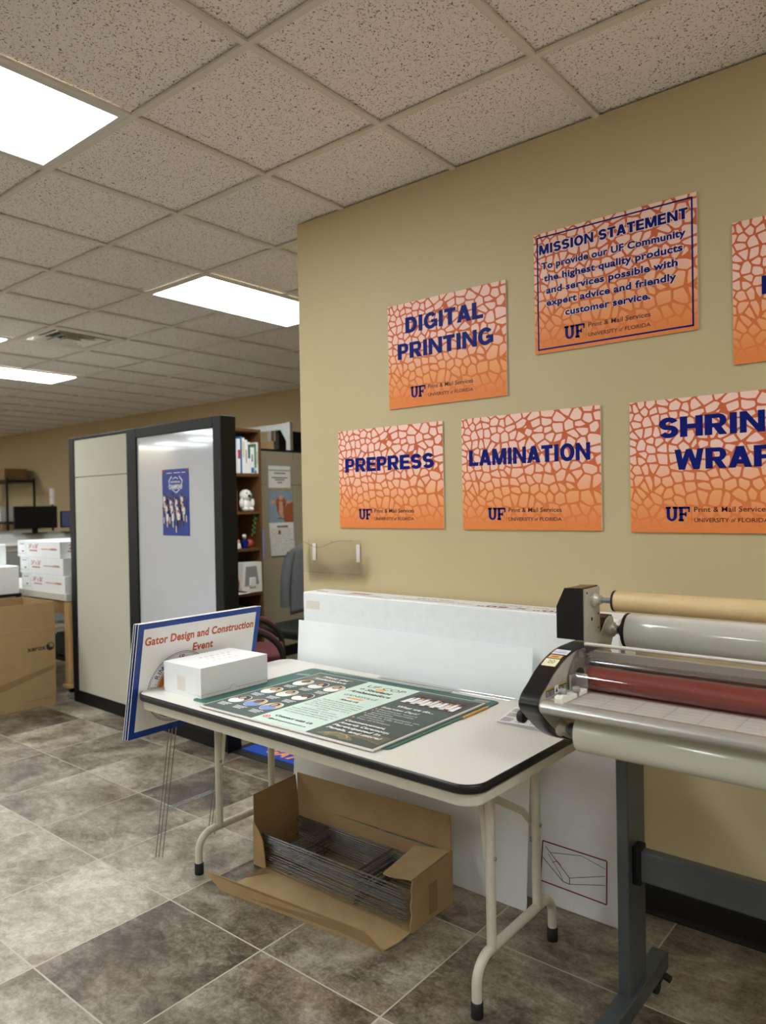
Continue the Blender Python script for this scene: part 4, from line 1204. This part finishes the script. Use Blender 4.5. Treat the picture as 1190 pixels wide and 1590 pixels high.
for i in range(26):
    u_ = .022+.25*((i*.381) % 1.0); v_ = .238-.0058*i+.012*((i*.77) % 1.0)-.04*abs(u_/.146-1)*(-1 if i > 13 else 0)
    lay = 5+i*.3
    rect(a, F, u_-.007, v_-.075, u_-.001, v_-.035, ('white_paper', 'skin', 'ink_black')[i % 3], lay); rect(a, F, u_+.001, v_-.08, u_+.007, v_-.035, ('skin', 'white_paper', 'skin_dark')[i % 3], lay)
    poly(a, F, [(u_-.013, v_-.038), (u_+.013, v_-.038), (u_+.012, v_+.005), (u_-.012, v_+.005)], ('white_paper', 'royal_blue', 'white_paper', 'navy')[i % 4], lay+.1)
    stroke(a, F, [(u_-.011, v_), (u_-.018, v_+.022)], .005, ('skin', 'skin_dark')[i % 2], lay+.1); stroke(a, F, [(u_+.011, v_), (u_+.018, v_-.02+.04*(i % 2))], .005, ('skin', 'skin_dark')[i % 2], lay+.1)
    oval(a, F, u_, v_+.013, .0068, .0085, ('skin', 'skin_dark')[i % 2], lay+.2); oval(a, F, u_, v_+.0175, .007, .0055, 'hair', lay+.3)
build(a, 'printed_crowd', t)
random.seed(11)

# floor mat behind the wall corner
t = thing('floor_mat', 'blue logo floor mat with black rubber border by the partition', 'mat', (-2.95, 3.15, 0))
build(MB().box(-3.43, -2.66, 2.70, 3.75, .0006, .006, 'black_rubber'), 'rubber_border', t, bevel=.002)
build(MB().box(-3.37, -2.72, 2.765, 3.69, .006, .010, 'mat_blue'), 'pile', t)
F = Frame((-3.22, 2.80, .0102), (1, 0, 0), (0, 1, 0)); a = MB()
txt(a, F, 'GATORS', .0, .0, .085, 'mat_orange', .46, 'l', bold=.05, lay=1, shear=.3)
ringd(a, F, .235, .22, .12, .10, .02, 'mat_orange', 1); oval(a, F, .235, .22, .085, .07, 'leaf', 1)
build(a, 'mat_logo', t)

# ------------------------------------------------------------------ cubicle behind: panel, bookcase, papers, chairs
t = thing('cubicle_wall', 'beige fabric cubicle wall behind the bookcase, calendar pinned on it', 'partition', (-5.2, 5.0, 0))
for y0, y1 in ((3.3, 4.906), (4.91, 5.9)):
    build(MB().box(-5.23, -5.15, y0, y1, .10, 1.62, 'cubicle_fabric'), 'lower_panel', t, bevel=.003)
    build(MB().box(-5.23, -5.15, y0, y1, 1.625, 1.935, 'cubicle_fabric'), 'upper_panel', t, bevel=.003)
build(MB().box(-5.235, -5.145, 3.3, 5.9, .0, .098, 'black_metal'), 'kick_base', t)
build(MB().box(-5.235, -5.145, 3.3, 5.9, 1.936, 1.955, 'slate_frame'), 'top_cap', t)
XPc = -5.1494
F = Frame((XPc, 4.59, 1.594), (0, 1, 0), (0, 0, 1))
t = thing('pinned_notice', 'white printed notice pinned above the calendar', 'notice', (XPc, 4.73, 1.594))
build(MB().box(XPc, XPc+.002, 4.592, 4.868, 1.594, 1.80, 'white_paper'), 'sheet', t)
F = Frame((XPc+.002, 4.592, 1.594), (0, 1, 0), (0, 0, 1)); a = MB()
rect(a, F, 0, .160, .276, .168, 'ink_grey', 1)
for v_, q in ((.132, .07), (.09, .10), (.07, .06), (.045, .03)): rect(a, F, .138-q, v_, .138+q, v_+.011, 'ink_grey', 1)
build(a, 'print', t)
t = thing('wall_calendar', 'wall calendar with a brown cow picture and open month page', 'calendar', (XPc, 4.74, .96))
build(MB().box(XPc, XPc+.003, 4.585, 4.895, 1.268, 1.562, 'cow_sky'), 'picture_page', t)
build(MB().sheet([(XPc+.002, 4.588, 1.268), (XPc+.002, 4.897, 1.268), (XPc+.014, 4.90, .957), (XPc+.014, 4.60, .962)], .002, 'white_paper'), 'month_page', t)
F = Frame((XPc+.003, 4.585, 1.268), (0, 1, 0), (0, 0, 1)); a = MB()
poly(a, F, [(.2, 0), (.31, 0), (.31, .19), (.24, .19), (.205, .13), (.185, .06)], 'cow_brown', 0)
poly(a, F, [(.085, .20), (.115, .235), (.15, .25), (.19, .235), (.225, .20), (.20, .11), (.175, .055), (.135, .055), (.105, .11)], 'cow_brown', 1)
for s_ in (-1, 1): poly(a, F, [(.155+s_*.065, .20), (.155+s_*.115, .215), (.155+s_*.135, .195), (.155+s_*.11, .175), (.155+s_*.065, .185)], 'cow_pale', 1)
poly(a, F, [(.13, .20), (.175, .20), (.18, .10), (.155, .05), (.125, .10)], 'cow_pale', 2)
oval(a, F, .155, .058, .028, .02, 'cow_pale', 3); oval(a, F, .155, .235, .03, .025, 'cow_pale', 2)
for s_ in (-1, 1): oval(a, F, .155+s_*.036, .168, .007, .008, 'hair', 3); oval(a, F, .155+s_*.012, .057, .004, .006, 'hair', 4)
stroke(a, F, [(.10, .035), (.15, .045), (.19, .03)], .006, 'leaf', 3)
build(a, 'cow_picture', t)
F = Frame((XPc+.0045, 4.59, 1.268), (0, 1, 0), (.0385, 0, -1)); F.N = V3((1, 0, .0385)).normalized(); a = MB()
rect(a, F, .09, .03, .23, .045, 'ink_grey', 3)
for i in range(6): stroke(a, F, [(.015, .065+i*.045), (.295, .065+i*.045)], .0015, 'ink_grey', 3)
for i in range(8): stroke(a, F, [(.015+i*.04, .065), (.015+i*.04, .29)], .0012, 'ink_grey', 3)
rect(a, F, .105, .075, .133, .108, 'cow_brown', 4)
for i in range(5):
    for j in range(6): rect(a, F, .022+j*.041, .085+i*.044, .022+j*.041+random.uniform(.008, .024), .089+i*.044, 'ink_grey', 4)
build(a, 'month_print', t)
# bookcase
BX0, BX1, BY0, BY1, BZ = -5.14, -4.85, 3.42, 4.245, 2.085
t = thing('bookcase', 'tall brown wooden bookcase against the cubicle wall', 'bookcase', ((BX0+BX1)/2, (BY0+BY1)/2, 0))
build(MB().box(BX0, BX1, BY0, BY0+.022, 0, BZ, 'walnut').box(BX0, BX1, BY1-.022, BY1, 0, BZ, 'walnut'), 'side_panels', t, bevel=.001)
build(MB().box(BX0, BX0+.006, BY0+.022, BY1-.022, 0, BZ, 'walnut'), 'back_panel', t)
SZ = [.08, .372, .690, 1.070, 1.384, 1.705]
for z in SZ: build(MB().box(BX0+.006, BX1, BY0+.022, BY1-.022, z-.026, z, 'walnut'), 'shelf', t)
build(MB().box(BX0+.006, BX1, BY0+.022, BY1-.022, BZ-.025, BZ, 'walnut'), 'top_board', t)
# books: spines facing +X
y = 4.220; bk = [('white_paper', .020, .27, 'white'), ('book_green', .022, .255, 'green'), ('white_paper', .044, .225, 'thin'), ('book_teal', .030, .268, 'teal'), ('white_paper', .030, .285, 'white'), ('book_cream', .030, .30, 'cream'), ('book_blue', .020, .31, 'blue'), ('book_red', .028, .29, 'red')]
LB = ['white book at the right end of the top shelf row', 'green book, second from the right on the top shelf', 'shorter white book with teal label on the top shelf',
      'white book with tall teal label on the top shelf', 'tall plain white book left of the teal-labelled one', 'white and cream book right of the blue one', 'tall thin blue book on the top shelf', 'white book with red label half hidden by the partition']
for (m, wd, h, nm), lab in zip(bk, LB):
    t = thing('book', lab, 'book', (BX1-.09, y-wd/2, SZ[5]), 'books on the top shelf of the bookcase')
    cov = m if nm in ('green', 'blue', 'white') else 'white_paper'
    build(MB().box(BX1-.19, BX1-.008, y-wd, y-.0008, SZ[5], SZ[5]+h, cov), 'cover', t, bevel=.002)
    F = Frame((BX1-.008, y-wd, SZ[5]), (0, 1, 0), (0, 0, 1)); a = MB()
    if nm == 'teal': rect(a, F, .003, h*.48, wd-.003, h*.92, 'book_teal', 0)
    elif nm == 'thin': rect(a, F, .012, h*.45, .024, h*.72, 'book_teal', 0); rect(a, F, .006, .005, .036, .05, 'book_blue', 0)
    elif nm == 'cream': rect(a, F, .003, h*.45, wd-.003, h*.9, 'book_cream', 0)
    elif nm == 'red': rect(a, F, .002, h*.42, wd-.002, h*.68, 'book_red', 0)
    elif nm == 'green': rect(a, F, .004, h*.1, wd-.004, h*.2, 'white_paper', 0)
    else: rect(a, F, wd*.3, h*.3, wd*.6, h*.7, 'book_teal' if nm == 'blue' else 'ink_grey', 0)
    build(a, 'spine_print', t)
    y -= wd
solo(MB().box(BX1-.12, BX1-.10, 3.93, 4.14, SZ[5], SZ[5]+.325, 'book_blue'), 'display_binder', 'blue binder standing behind the row of books', 'binder', (BX1-.11, 4.03, SZ[5])) if False else None
# stuffed toy
z = SZ[4]; x = BX1-.075; y = 4.125
t = thing('plush_toy', 'white stuffed toy with black nose sitting on the bookcase', 'plush toy', (x, y, z))
a = MB().ball((x, y, z+.055), .045, .05, .06, 'plush').ball((x+.005, y, z+.135), .05, .055, .052, 'plush')
for s_ in (-1, 1): a.ball((x+.02, y+s_*.058, z+.07), .022, .02, .04, 'plush', 12, 8).ball((x+.035, y+s_*.03, z+.018), .035, .022, .02, 'plush', 12, 8)
build(a, 'body', t)
a = MB().ball((x+.052, y, z+.13), .012, .016, .012, 'ink_black', 12, 8)
for s_ in (-1, 1): a.ball((x+.046, y+s_*.022, z+.155), .006, .006, .006, 'ink_black', 10, 6)
build(a, 'face', t)
t = thing('picture_frame', 'wooden picture frame beside the stuffed toy, half hidden', 'picture frame', (BX1-.10, 3.99, z))
build(MB().box(BX1-.10, BX1-.085, 3.90, 4.05, z, z+.18, 'frame_wood'), 'frame', t, bevel=.004)
build(MB().box(BX1-.0852, BX1-.084, 3.92, 4.03, z+.03, z+.155, 'white_paper'), 'photo', t)
# trailing plant
z = SZ[4]-.026; t = thing('trailing_vine', 'small trailing green vine hanging inside the bookcase', 'plant', (BX1-.03, 4.165, z))
pth = [V3((BX1-.03, 4.185, z-.001)), V3((BX1-.02, 4.18, z-.06)), V3((BX1-.02, 4.165, z-.12)), V3((BX1-.02, 4.15, z-.18))]
build(MB().tube(pth, .0025, 'leaf', 6), 'stem', t)
for i in range(9):
    p_ = pth[0]+(pth[3]-pth[0])*((i+.5)/9); s_ = 1 if i % 2 else -1
    a = MB(); d = V3((.01, s_*.024, -.008))
    a.add([p_, p_+d*.5+V3((.0, .0, .012)), p_+d+V3((0, 0, -.006)), p_+d*.5-V3((0, 0, .014))], [(0, 1, 2, 3)], 'leaf')
    build(a, 'leaf', t, solid=.001)
# lower shelf items
z = SZ[3]
t = thing('figurine', 'little figurine in a navy coat on the bookcase shelf', 'figurine', (BX1-.05, 4.085, z))
build(MB().lathe([(0, .02), (.03, .022), (.06, .018), (.075, .008)], (BX1-.05, 4.085, z), (0, 0, 1), 'navy', 16), 'body', t)
build(MB().ball((BX1-.05, 4.085, z+.092), .018, .018, .02, 'skin', 14, 8).ball((BX1-.052, 4.085, z+.106), .018, .018, .012, 'white_paper', 14, 8), 'head', t)
a = MB()
for s_ in (-1, 1): a.tube([(BX1-.05, 4.085+s_*.018, z+.066), (BX1-.04, 4.085+s_*.034, z+.045)], .007, 'navy', 8)
build(a, 'arms', t)
solo(MB().ball((BX1-.06, 4.152, z+.036), .035, .035, .036, 'ball_red', 22, 14), 'toy_ball', 'small reddish ball beside the figurine', 'ball', (BX1-.06, 4.152, z))
t = thing('figurine', 'small figurine half hidden behind the partition edge', 'figurine', (BX1-.05, 4.02, z), 'figurines on the shelf')
build(MB().lathe([(0, .018), (.02, .022), (.045, .016)], (BX1-.05, 4.02, z), (0, 0, 1), 'white_paper', 14), 'body', t)
build(MB().ball((BX1-.05, 4.02, z+.057), .015, .015, .016, 'skin', 12, 8), 'head', t)
solo(MB().box(BX1-.20, BX1-.18, 3.9, 4.06, z, z+.2, 'photo_dark'), 'photo_panel', 'dark photo standing behind the figurines', 'photo', (BX1-.19, 3.98, z), bevel=.003)
solo(MB().box(BX1-.10, BX1-.03, 4.10, 4.2, z, z+.0015, 'book_blue'), 'blue_card', 'small blue card lying under the ball', 'card', (BX1-.065, 4.15, z)) if False else None
z = SZ[2]
t = thing('desk_fan_heater', 'white plastic appliance standing on the lower bookcase shelf', 'appliance', (BX1-.04, 4.11, z+.001))
build(MB().prism([(4.00, z+.03), (4.02, z+.262), (4.218, z+.258), (4.222, z+.002), (4.10, z+.002)], (BX1-.12, 0, 0), (0, 1, 0), (0, 0, 1), (.13, 0, 0), 'white_plastic'), 'casing', t, bevel=.012, seg=3)
build(MB().box(BX1+.004, BX1+.02, 4.08, 4.15, z+.05, z+.13, 'white_plastic'), 'front_tray', t, bevel=.006)
build(MB().prism([(4.03, z+.06), (4.045, z+.225), (4.16, z+.225), (4.185, z+.07)], (BX1+.0095, 0, 0), (0, 1, 0), (0, 0, 1), (.002, 0, 0), 'grey_plastic'), 'recess', t)
for i in range(6):
    solo(MB().box(BX1-.17+.006*i, BX1+.03-.005*i, 3.87+.005*i, 4.075-.012*i, z+.001+.006*i, z+.0065+.006*i, ('white_paper', 'edge_white')[i % 2]), 'paper_stack',
         'sheaf of papers stacked on the bookcase below the red bag', 'paper', (BX1-.07, 3.97, z+.001+.006*i), 'papers on the lower shelf', bevel=.0008) if i < 1 else None
solo(MB().ball((BX1-.04, 3.945, z+.085), .05, .06, .075, 'ball_red', 16, 10), 'red_pouch', 'red pouch on the papers in the bookcase', 'pouch', (BX1-.04, 3.945, z+.008))
z = SZ[1]
t = thing('storage_basket', 'grey storage bin on the lowest visible bookcase shelf', 'bin', (BX1-.1, 4.0, z))
build(MB().box(BX1-.19, BX1-.02, 3.88, 4.06, z, z+.21, 'stand_grey'), 'bin_body', t, bevel=.01)
solo(MB().lathe([(0, .05), (.01, .055), (.13, .05), (.16, .03)], (BX1-.08, 4.13, z), (0, 0, 1), 'grey_plastic', 20), 'grey_jar', 'grey rounded jar beside the storage bin on the bookcase', 'jar', (BX1-.08, 4.13, z))
t = thing('ledge_card', 'pale blue papers hanging on the bookcase side', 'paper', (BX1-.02, BY1, .98))
build(MB().box(BX1-.05, BX1+.004, BY1+.0005, BY1+.012, .98, 1.22, 'scrub_blue'), 'sheet', t)

# red guest chair
t = thing('guest_chair', 'burgundy guest chair with black loop arms by the cubicle', 'chair', (-3.86, 3.22, 0))
sx, sy = -3.86, 3.22
ca, sa = math.cos(math.radians(48)), math.sin(math.radians(48))
def cr(x, y, z): return V3((sx+x*ca-y*sa, sy+x*sa+y*ca, z))
def cbox(x0, x1, y0, y1, z0, z1, m):
    c = cr((x0+x1)/2, (y0+y1)/2, (z0+z1)/2)
    return MB().obox(c, V3((ca, sa, 0))*((x1-x0)/2), V3((-sa, ca, 0))*((y1-y0)/2), V3((0, 0, (z1-z0)/2)), m)
build(cbox(-.25, .25, -.24, .24, .395, .47, 'burgundy'), 'seat', t, bevel=.03, seg=4)
build(MB().sheet([cr(-.22, -.22, .50), cr(-.22, .22, .50), cr(-.27, .21, .80), cr(-.27, -.21, .80)], .05, 'burgundy'), 'backrest', t, bevel=.02, seg=3)
for s_ in (-1, 1):
    y = s_*.265
    P = [cr(-.24, y, .40)]+[cr(.0-.24*math.cos(math.pi*i/14), y, .44+.19*math.sin(math.pi*i/14)) for i in range(15)]+[cr(.245, y, .38)]
    am = build(MB().tube(P, .020, 'arm_black', 10), 'arm', t)
    build(MB().tube([p_+V3((0, 0, .015)) for p_ in P[5:13]], .015, 'burgundy', 10), 'arm_pad', am)
    for q in (-1, 1): build(MB().tube([cr(q*.21, y, .40), cr(q*.24, y+s_*.01, .004)], .016, 'arm_black', 10), 'leg', t)
build(cbox(-.23, .23, -.26, .26, .380, .397, 'arm_black'), 'seat_frame', t)

# desk chair with a grey jacket over it (its right side is behind the wall)
jx, jy = -4.15, 4.02
t = thing('desk_chair', 'dark desk chair behind the wall corner under a grey jacket', 'chair', (jx, jy, 0))
build(MB().box(jx-.24, jx+.24, jy-.25, jy+.22, .42, .50, 'black_rubber'), 'seat', t, bevel=.03, seg=3)
build(MB().box(jx-.23, jx+.23, jy+.22, jy+.28, .56, 1.06, 'black_rubber'), 'backrest', t, bevel=.025, seg=3)
build(MB().cyl((jx, jy, .10), (jx, jy, .42), .025, 'black_metal', 16), 'gas_post', t)
build(MB().box(jx-.03, jx+.03, jy+.16, jy+.25, .46, .60, 'black_metal'), 'back_bracket', t)
for i in range(5):
    an = 2*math.pi*i/5+.3; p_ = V3((jx+.28*math.cos(an), jy+.28*math.sin(an), .06))
    lg = build(MB().tube([(jx, jy, .11), p_], .018, 'black_metal', 8), 'leg', t)
    build(MB().cyl(p_+V3((-.012, 0, -.034)), p_+V3((.012, 0, -.034)), .026, 'black_rubber', 14), 'caster', lg)
def jk(u, v):
    # front sheet over the top and down both sides
    s_ = (v-.5)*2
    ang = u-.5
    x = jx+ang*.62+(.03*math.sin(u*9))*abs(s_)
    dz = -max(0, abs(s_)-.12)*(.62 if s_ < 0 else .40)
    drop = -.06*abs(ang*2)**2.5
    z = 1.125+dz+drop
    y = jy+.25+(.062 if s_ > 0 else -.062)*min(1, abs(s_)/.12)+.02*math.sin(u*17+2)*abs(s_)*(1 if s_ > 0 else -1)
    return (x, y, z)
tj = thing('grey_jacket', 'grey jacket draped over the desk chair beside the wall corner', 'jacket', (jx, jy+.25, .5))
build(MB().grid(jk, 30, 30, 'jacket_grey'), 'jacket_body', tj, solid=.008)
def slv(sg):
    P = [V3((jx-.30, jy+.19, 1.045)), V3((jx-.335, jy+.17, .93)), V3((jx-.345, jy+.155, .80)), V3((jx-.35, jy+.15, .66)), V3((jx-.345, jy+.15, .585))]
    return P
P = slv(0); a = MB()
prof_r = [.045, .055, .052, .048, .046]
vs = []; n_ = 14
for p_, r_ in zip(P, prof_r):
    vs += [p_+V3((r_*math.cos(2*math.pi*i/n_), r_*.7*math.sin(2*math.pi*i/n_), 0)) for i in range(n_)]
a.add(vs, [(j*n_+i, j*n_+(i+1) % n_, (j+1)*n_+(i+1) % n_, (j+1)*n_+i) for j in range(len(P)-1) for i in range(n_)], 'jacket_grey', True)
build(a, 'sleeve', tj)

# silver rack beyond the cubicle wall
t = thing('silver_rack', 'silver metal storage rack rising behind the cubicle wall', 'rack', (-6.05, 5.5, 0))
for x in (-6.45, -5.66):
    for y in (5.35, 5.80): build(MB().box(x-.03, x+.03, y-.02, y+.02, 0, 2.30, 'shelf_silver'), 'post', t)
for z in (.5, 1.2, 1.85):
    build(MB().box(-6.42, -5.69, 5.33, 5.82, z, z+.03, 'black_metal'), 'shelf', t)
build(MB().box(-6.42, -5.69, 5.33, 5.365, 2.23, 2.29, 'shelf_silver'), 'top_beam', t)
build(MB().prism([(-5.69, 2.23), (-5.69, 2.10), (-5.78, 2.23)], (0, 5.335, 0), (1, 0, 0), (0, 0, 1), (0, .03, 0), 'shelf_silver'), 'gusset', t)
build(MB().box(-5.93, -5.88, 5.40, 5.78, 1.88, 2.24, 'black_metal'), 'divider', t)
solo(MB().box(-6.38, -5.96, 5.40, 5.78, 1.881, 2.13, 'kraft'), 'tan_carton', 'tan carton on the silver rack behind the cubicle wall', 'box', (-6.17, 5.6, 1.881), bevel=.004)

# ------------------------------------------------------------------ left side: cardboard box, work table, cartons, press
x0, x1, y0, y1, z1 = -5.80, -5.302, 1.95, 2.622, .752
t = thing('open_paper_carton', 'large open brown cardboard box with xerox print, on the floor at left', 'box', ((x0+x1)/2, (y0+y1)/2, 0))
e = .006
a = MB().box(x0, x1, y0, y1, .001, .001+e, 'kraft').box(x1-e, x1, y0, y1, .001+e, z1, 'kraft').box(x0, x0+e, y0, y1, .001+e, z1, 'kraft')
a.box(x0+e, x1-e, y0, y0+e, .001+e, z1, 'kraft').box(x0+e, x1-e, y1-e, y1, .001+e, z1, 'kraft')
build(a, 'carton_body', t)
F = Frame((x1, y0, 0), (0, 1, 0), (0, 0, 1)); a = MB()
txt(a, F, 'xerox', 2.485-y0, .410, .036, 'ink_black', .135, bold=.03, lay=0)
oval(a, F, 2.585-y0, .428, .030, .030, 'ink_black', 0); ringd(a, F, 2.585-y0, .428, .024, .024, .005, 'kraft', 1, 24, -.5, 2.4); oval(a, F, 2.590-y0, .434, .012, .012, 'kraft', 1)
rect(a, F, 2.40-y0, .055, 2.60-y0, .059, 'cow_brown', 0)
stroke(a, F, [(.0, .565), (.672, .575)], .003, 'kraft_pale', 0)
poly(a, F, [(0, .18), (.25, .20), (.66, .29), (.66, .26), (.3, .16), (0, .13)], 'kraft_dark', 0)
build(a, 'print', t)
# table with wooden legs
x0, x1, y0, y1 = -7.0, -5.285, 2.705, 3.42
t = thing('work_table', 'wooden-legged work table carrying the stacked white cartons', 'table', ((x0+x1)/2, (y0+y1)/2, 0))
build(MB().box(x0, x1, y0, y1, .742, .795, 'worn_top'), 'tabletop', t, bevel=.004)
for x in (x0+.06, x1-.055):
    for y in (y0+.055, y1-.06):
        a = MB().box(x-.035, x+.035, y-.03, y+.03, .115, .742, 'pine')
        lg = build(a, 'leg', t, bevel=.006)
        build(MB().box(x-.05, x+.05, y-.045, y+.045, .088, .115, 'pine'), 'leg_block', lg, bevel=.003)
        build(MB().lathe([(-.012, .025), (-.01, .028), (.01, .028), (.012, .025)], (x, y, .0285), (1, 0, 0), 'grey_plastic', 18).box(x-.016, x+.016, y-.015, y+.015, .05, .088, 'black_metal'), 'caster', lg)
build(MB().box(x0+.09, x1-.09, y0+.06, y0+.085, .63, .742, 'pine').box(x1-.075, x1-.05, y0+.09, y1-.09, .63, .742, 'pine'), 'apron', t)
build(MB().box(x0+.1, x1-.1, y0+.1, y1-.1, .25, .27, 'black_metal'), 'lower_shelf', t)
solo(MB().box(-5.75, -5.42, 2.85, 3.2, .271, .45, 'black_metal'), 'dark_bin', 'dark bin on the lower shelf of the work table', 'bin', (-5.58, 3.0, .271), bevel=.01)
# three 24 x 36 cartons
def paper_box(x0, z, label):
    w, d, h = .70, .52, .128
    t = thing('paper_carton', label, 'box', (x0+w/2, 2.715+d/2, z), 'white paper cartons stacked on the work table')
    build(MB().box(x0, x0+w, 2.715, 2.715+d, z, z+h, 'white_card'), 'carton_body', t, bevel=.004)
    F = Frame((x0, 2.715, z), (1, 0, 0), (0, 0, 1)); a = MB()
    for s_ in ([(.01, .025), (.15, .025), (.15, .12), (.01, .12), (.01, .025)],): stroke(a, F, s_, .002, 'dark_red', 0)
    rect(a, F, .04, .10, .12, .106, 'ink_grey', 0); rect(a, F, .08, .04, .11, .05, 'ink_black', 0)
    txt(a, F, '24" x 36"', .275, .072, .034, 'box_red', .16, bold=.02, lay=0)
    rect(a, F, .21, .05, .34, .058, 'box_red', 0); rect(a, F, .40, .066, .66, .071, 'box_red', 0); rect(a, F, .55, .062, .64, .078, 'cow_pale', 0)
    build(a, 'front_print', t)
    F = Frame((x0+w, 2.715, z), (0, 1, 0), (0, 0, 1)); a = MB()
    txt(a, F, '24" x 36"', .17, .07, .034, 'box_red', .2, bold=.02, lay=0); rect(a, F, .06, .05, .28, .058, 'box_red', 0)
    build(a, 'end_print', t)
paper_box(-6.02, .7955, 'white 24 x 36 carton, bottom of the stack beside the partition')
paper_box(-6.045, .7955+.1285, 'white 24 x 36 carton in the middle of the stack')
paper_box(-6.085, .7955+.257, 'white 24 x 36 carton on top of the stack')
# plain white cartons at the left edge on a black cart
t = thing('black_cart', 'low black cart under the plain white cartons at the left edge', 'cart', (-6.32, 2.3, 0))
build(MB().box(-6.75, -5.86, 1.95, 2.64, .755, .774, 'black_metal'), 'cart_top', t)
build(MB().box(-6.75, -5.86, 1.95, 2.64, .15, .17, 'black_metal'), 'cart_shelf', t)
for x in (-6.73, -5.88):
    for y in (1.97, 2.62): build(MB().box(x-.015, x+.015, y-.015, y+.015, .001, .755, 'black_metal'), 'leg', t)
solo(MB().box(-6.5, -5.875, 2.02, 2.63, .7745, .99, 'white_card'), 'plain_carton', 'plain white carton at the left edge, lower of two', 'box', (-6.2, 2.3, .7745), 'plain white cartons', bevel=.005)
solo(MB().box(-6.62, -6.05, 2.05, 2.61, .9905, 1.155, 'white_card'), 'plain_carton', 'plain white carton at the left edge, upper of two', 'box', (-6.3, 2.3, .9905), 'plain white cartons', bevel=.005)
# digital press with monitors
t = thing('printing_press', 'large grey-white digital press behind the cartons at left', 'printer', (-9.9, 4.1, 0))
build(MB().box(-10.9, -9.1, 3.3, 4.95, .0, .92, 'press_grey'), 'lower_body', t, bevel=.02)
build(MB().box(-10.8, -9.1, 3.3, 4.95, .921, 1.14, 'press_white'), 'top_deck', t, bevel=.02)
build(MB().box(-10.9, -9.5, 3.2, 3.95, 1.141, 1.50, 'press_grey'), 'output_tower', t, bevel=.02)
build(MB().box(-9.12, -9.05, 3.6, 4.8, 1.0, 1.03, 'edge_white'), 'front_ledge', t)
build(MB().box(-9.3, -9.2, 3.75, 3.88, 1.141, 1.30, 'scrub_blue'), 'status_screen', t)
build(MB().cyl((-9.9, 4.9, 1.14), (-9.9, 4.9, 1.50), .015, 'black_metal', 12), 'signal_pole', t)
build(MB().cyl((-9.9, 4.9, 1.50), (-9.9, 4.9, 1.60), .035, 'edge_white', 16).cyl((-9.9, 4.9, 1.61), (-9.9, 4.9, 1.72), .035, 'edge_white', 16), 'signal_lamp', t)
def monitor(x, y0, y1, z0, z1, face, label):
    t = thing('monitor', label, 'monitor', (x-.05, (y0+y1)/2, z0-.06))
    build(MB().box(x-.03, x, y0, y1, z0, z1, 'monitor_black'), 'casing', t, bevel=.004)
    build(MB().box(x, x+.001, y0+.012, y1-.012, z0+.016, z1-.012, face), 'screen', t)
    build(MB().box(x-.06, x-.03, (y0+y1)/2-.03, (y0+y1)/2+.03, z0-.055, z0+.12, 'monitor_black').box(x-.14, x+.05, (y0+y1)/2-.11, (y0+y1)/2+.11, z0-.06, z0-.05, 'monitor_black'), 'stand', t)
monitor(-9.0, 3.985, 4.515, 1.20, 1.474, 'monitor_black', 'wide black monitor above the stacked white cartons')
monitor(-9.0, 4.56, 4.90, 1.20, 1.41, 'monitor_blue', 'bluish dark monitor half hidden by the partition edge')
solo(MB().box(-9.6, -8.7, 3.75, 4.98, 1.12, 1.1405, 'press_grey'), 'desk_slab', 'grey shelf', 'shelf', (-9, 4.4, 1.12)) if False else None
# black rack by the far wall
t = thing('black_rack', 'black wire rack against the far wall at the left edge', 'rack', (-13.1, 5.7, 0))
for x in (-13.95, -12.55):
    for y in (5.45, 5.9): build(MB().cyl((x, y, 0), (x, y, 1.97), .02, 'black_metal', 10), 'post', t)
for z in (.4, 1.2, 1.9): build(MB().box(-13.95, -12.55, 5.43, 5.92, z, z+.04, 'black_metal'), 'shelf', t)
solo(MB().box(-13.9, -12.75, 5.5, 5.88, 1.941, 2.14, 'kraft_dark'), 'flat_brown_carton', 'long brown carton on top of the black wire rack', 'box', (-13.3, 5.7, 1.941), bevel=.005)
solo(MB().box(-13.95, -12.9, 5.48, 5.88, 1.241, 1.50, 'white_card'), 'white_carton', 'white carton on the middle shelf of the black wire rack', 'box', (-13.4, 5.7, 1.241), bevel=.005)
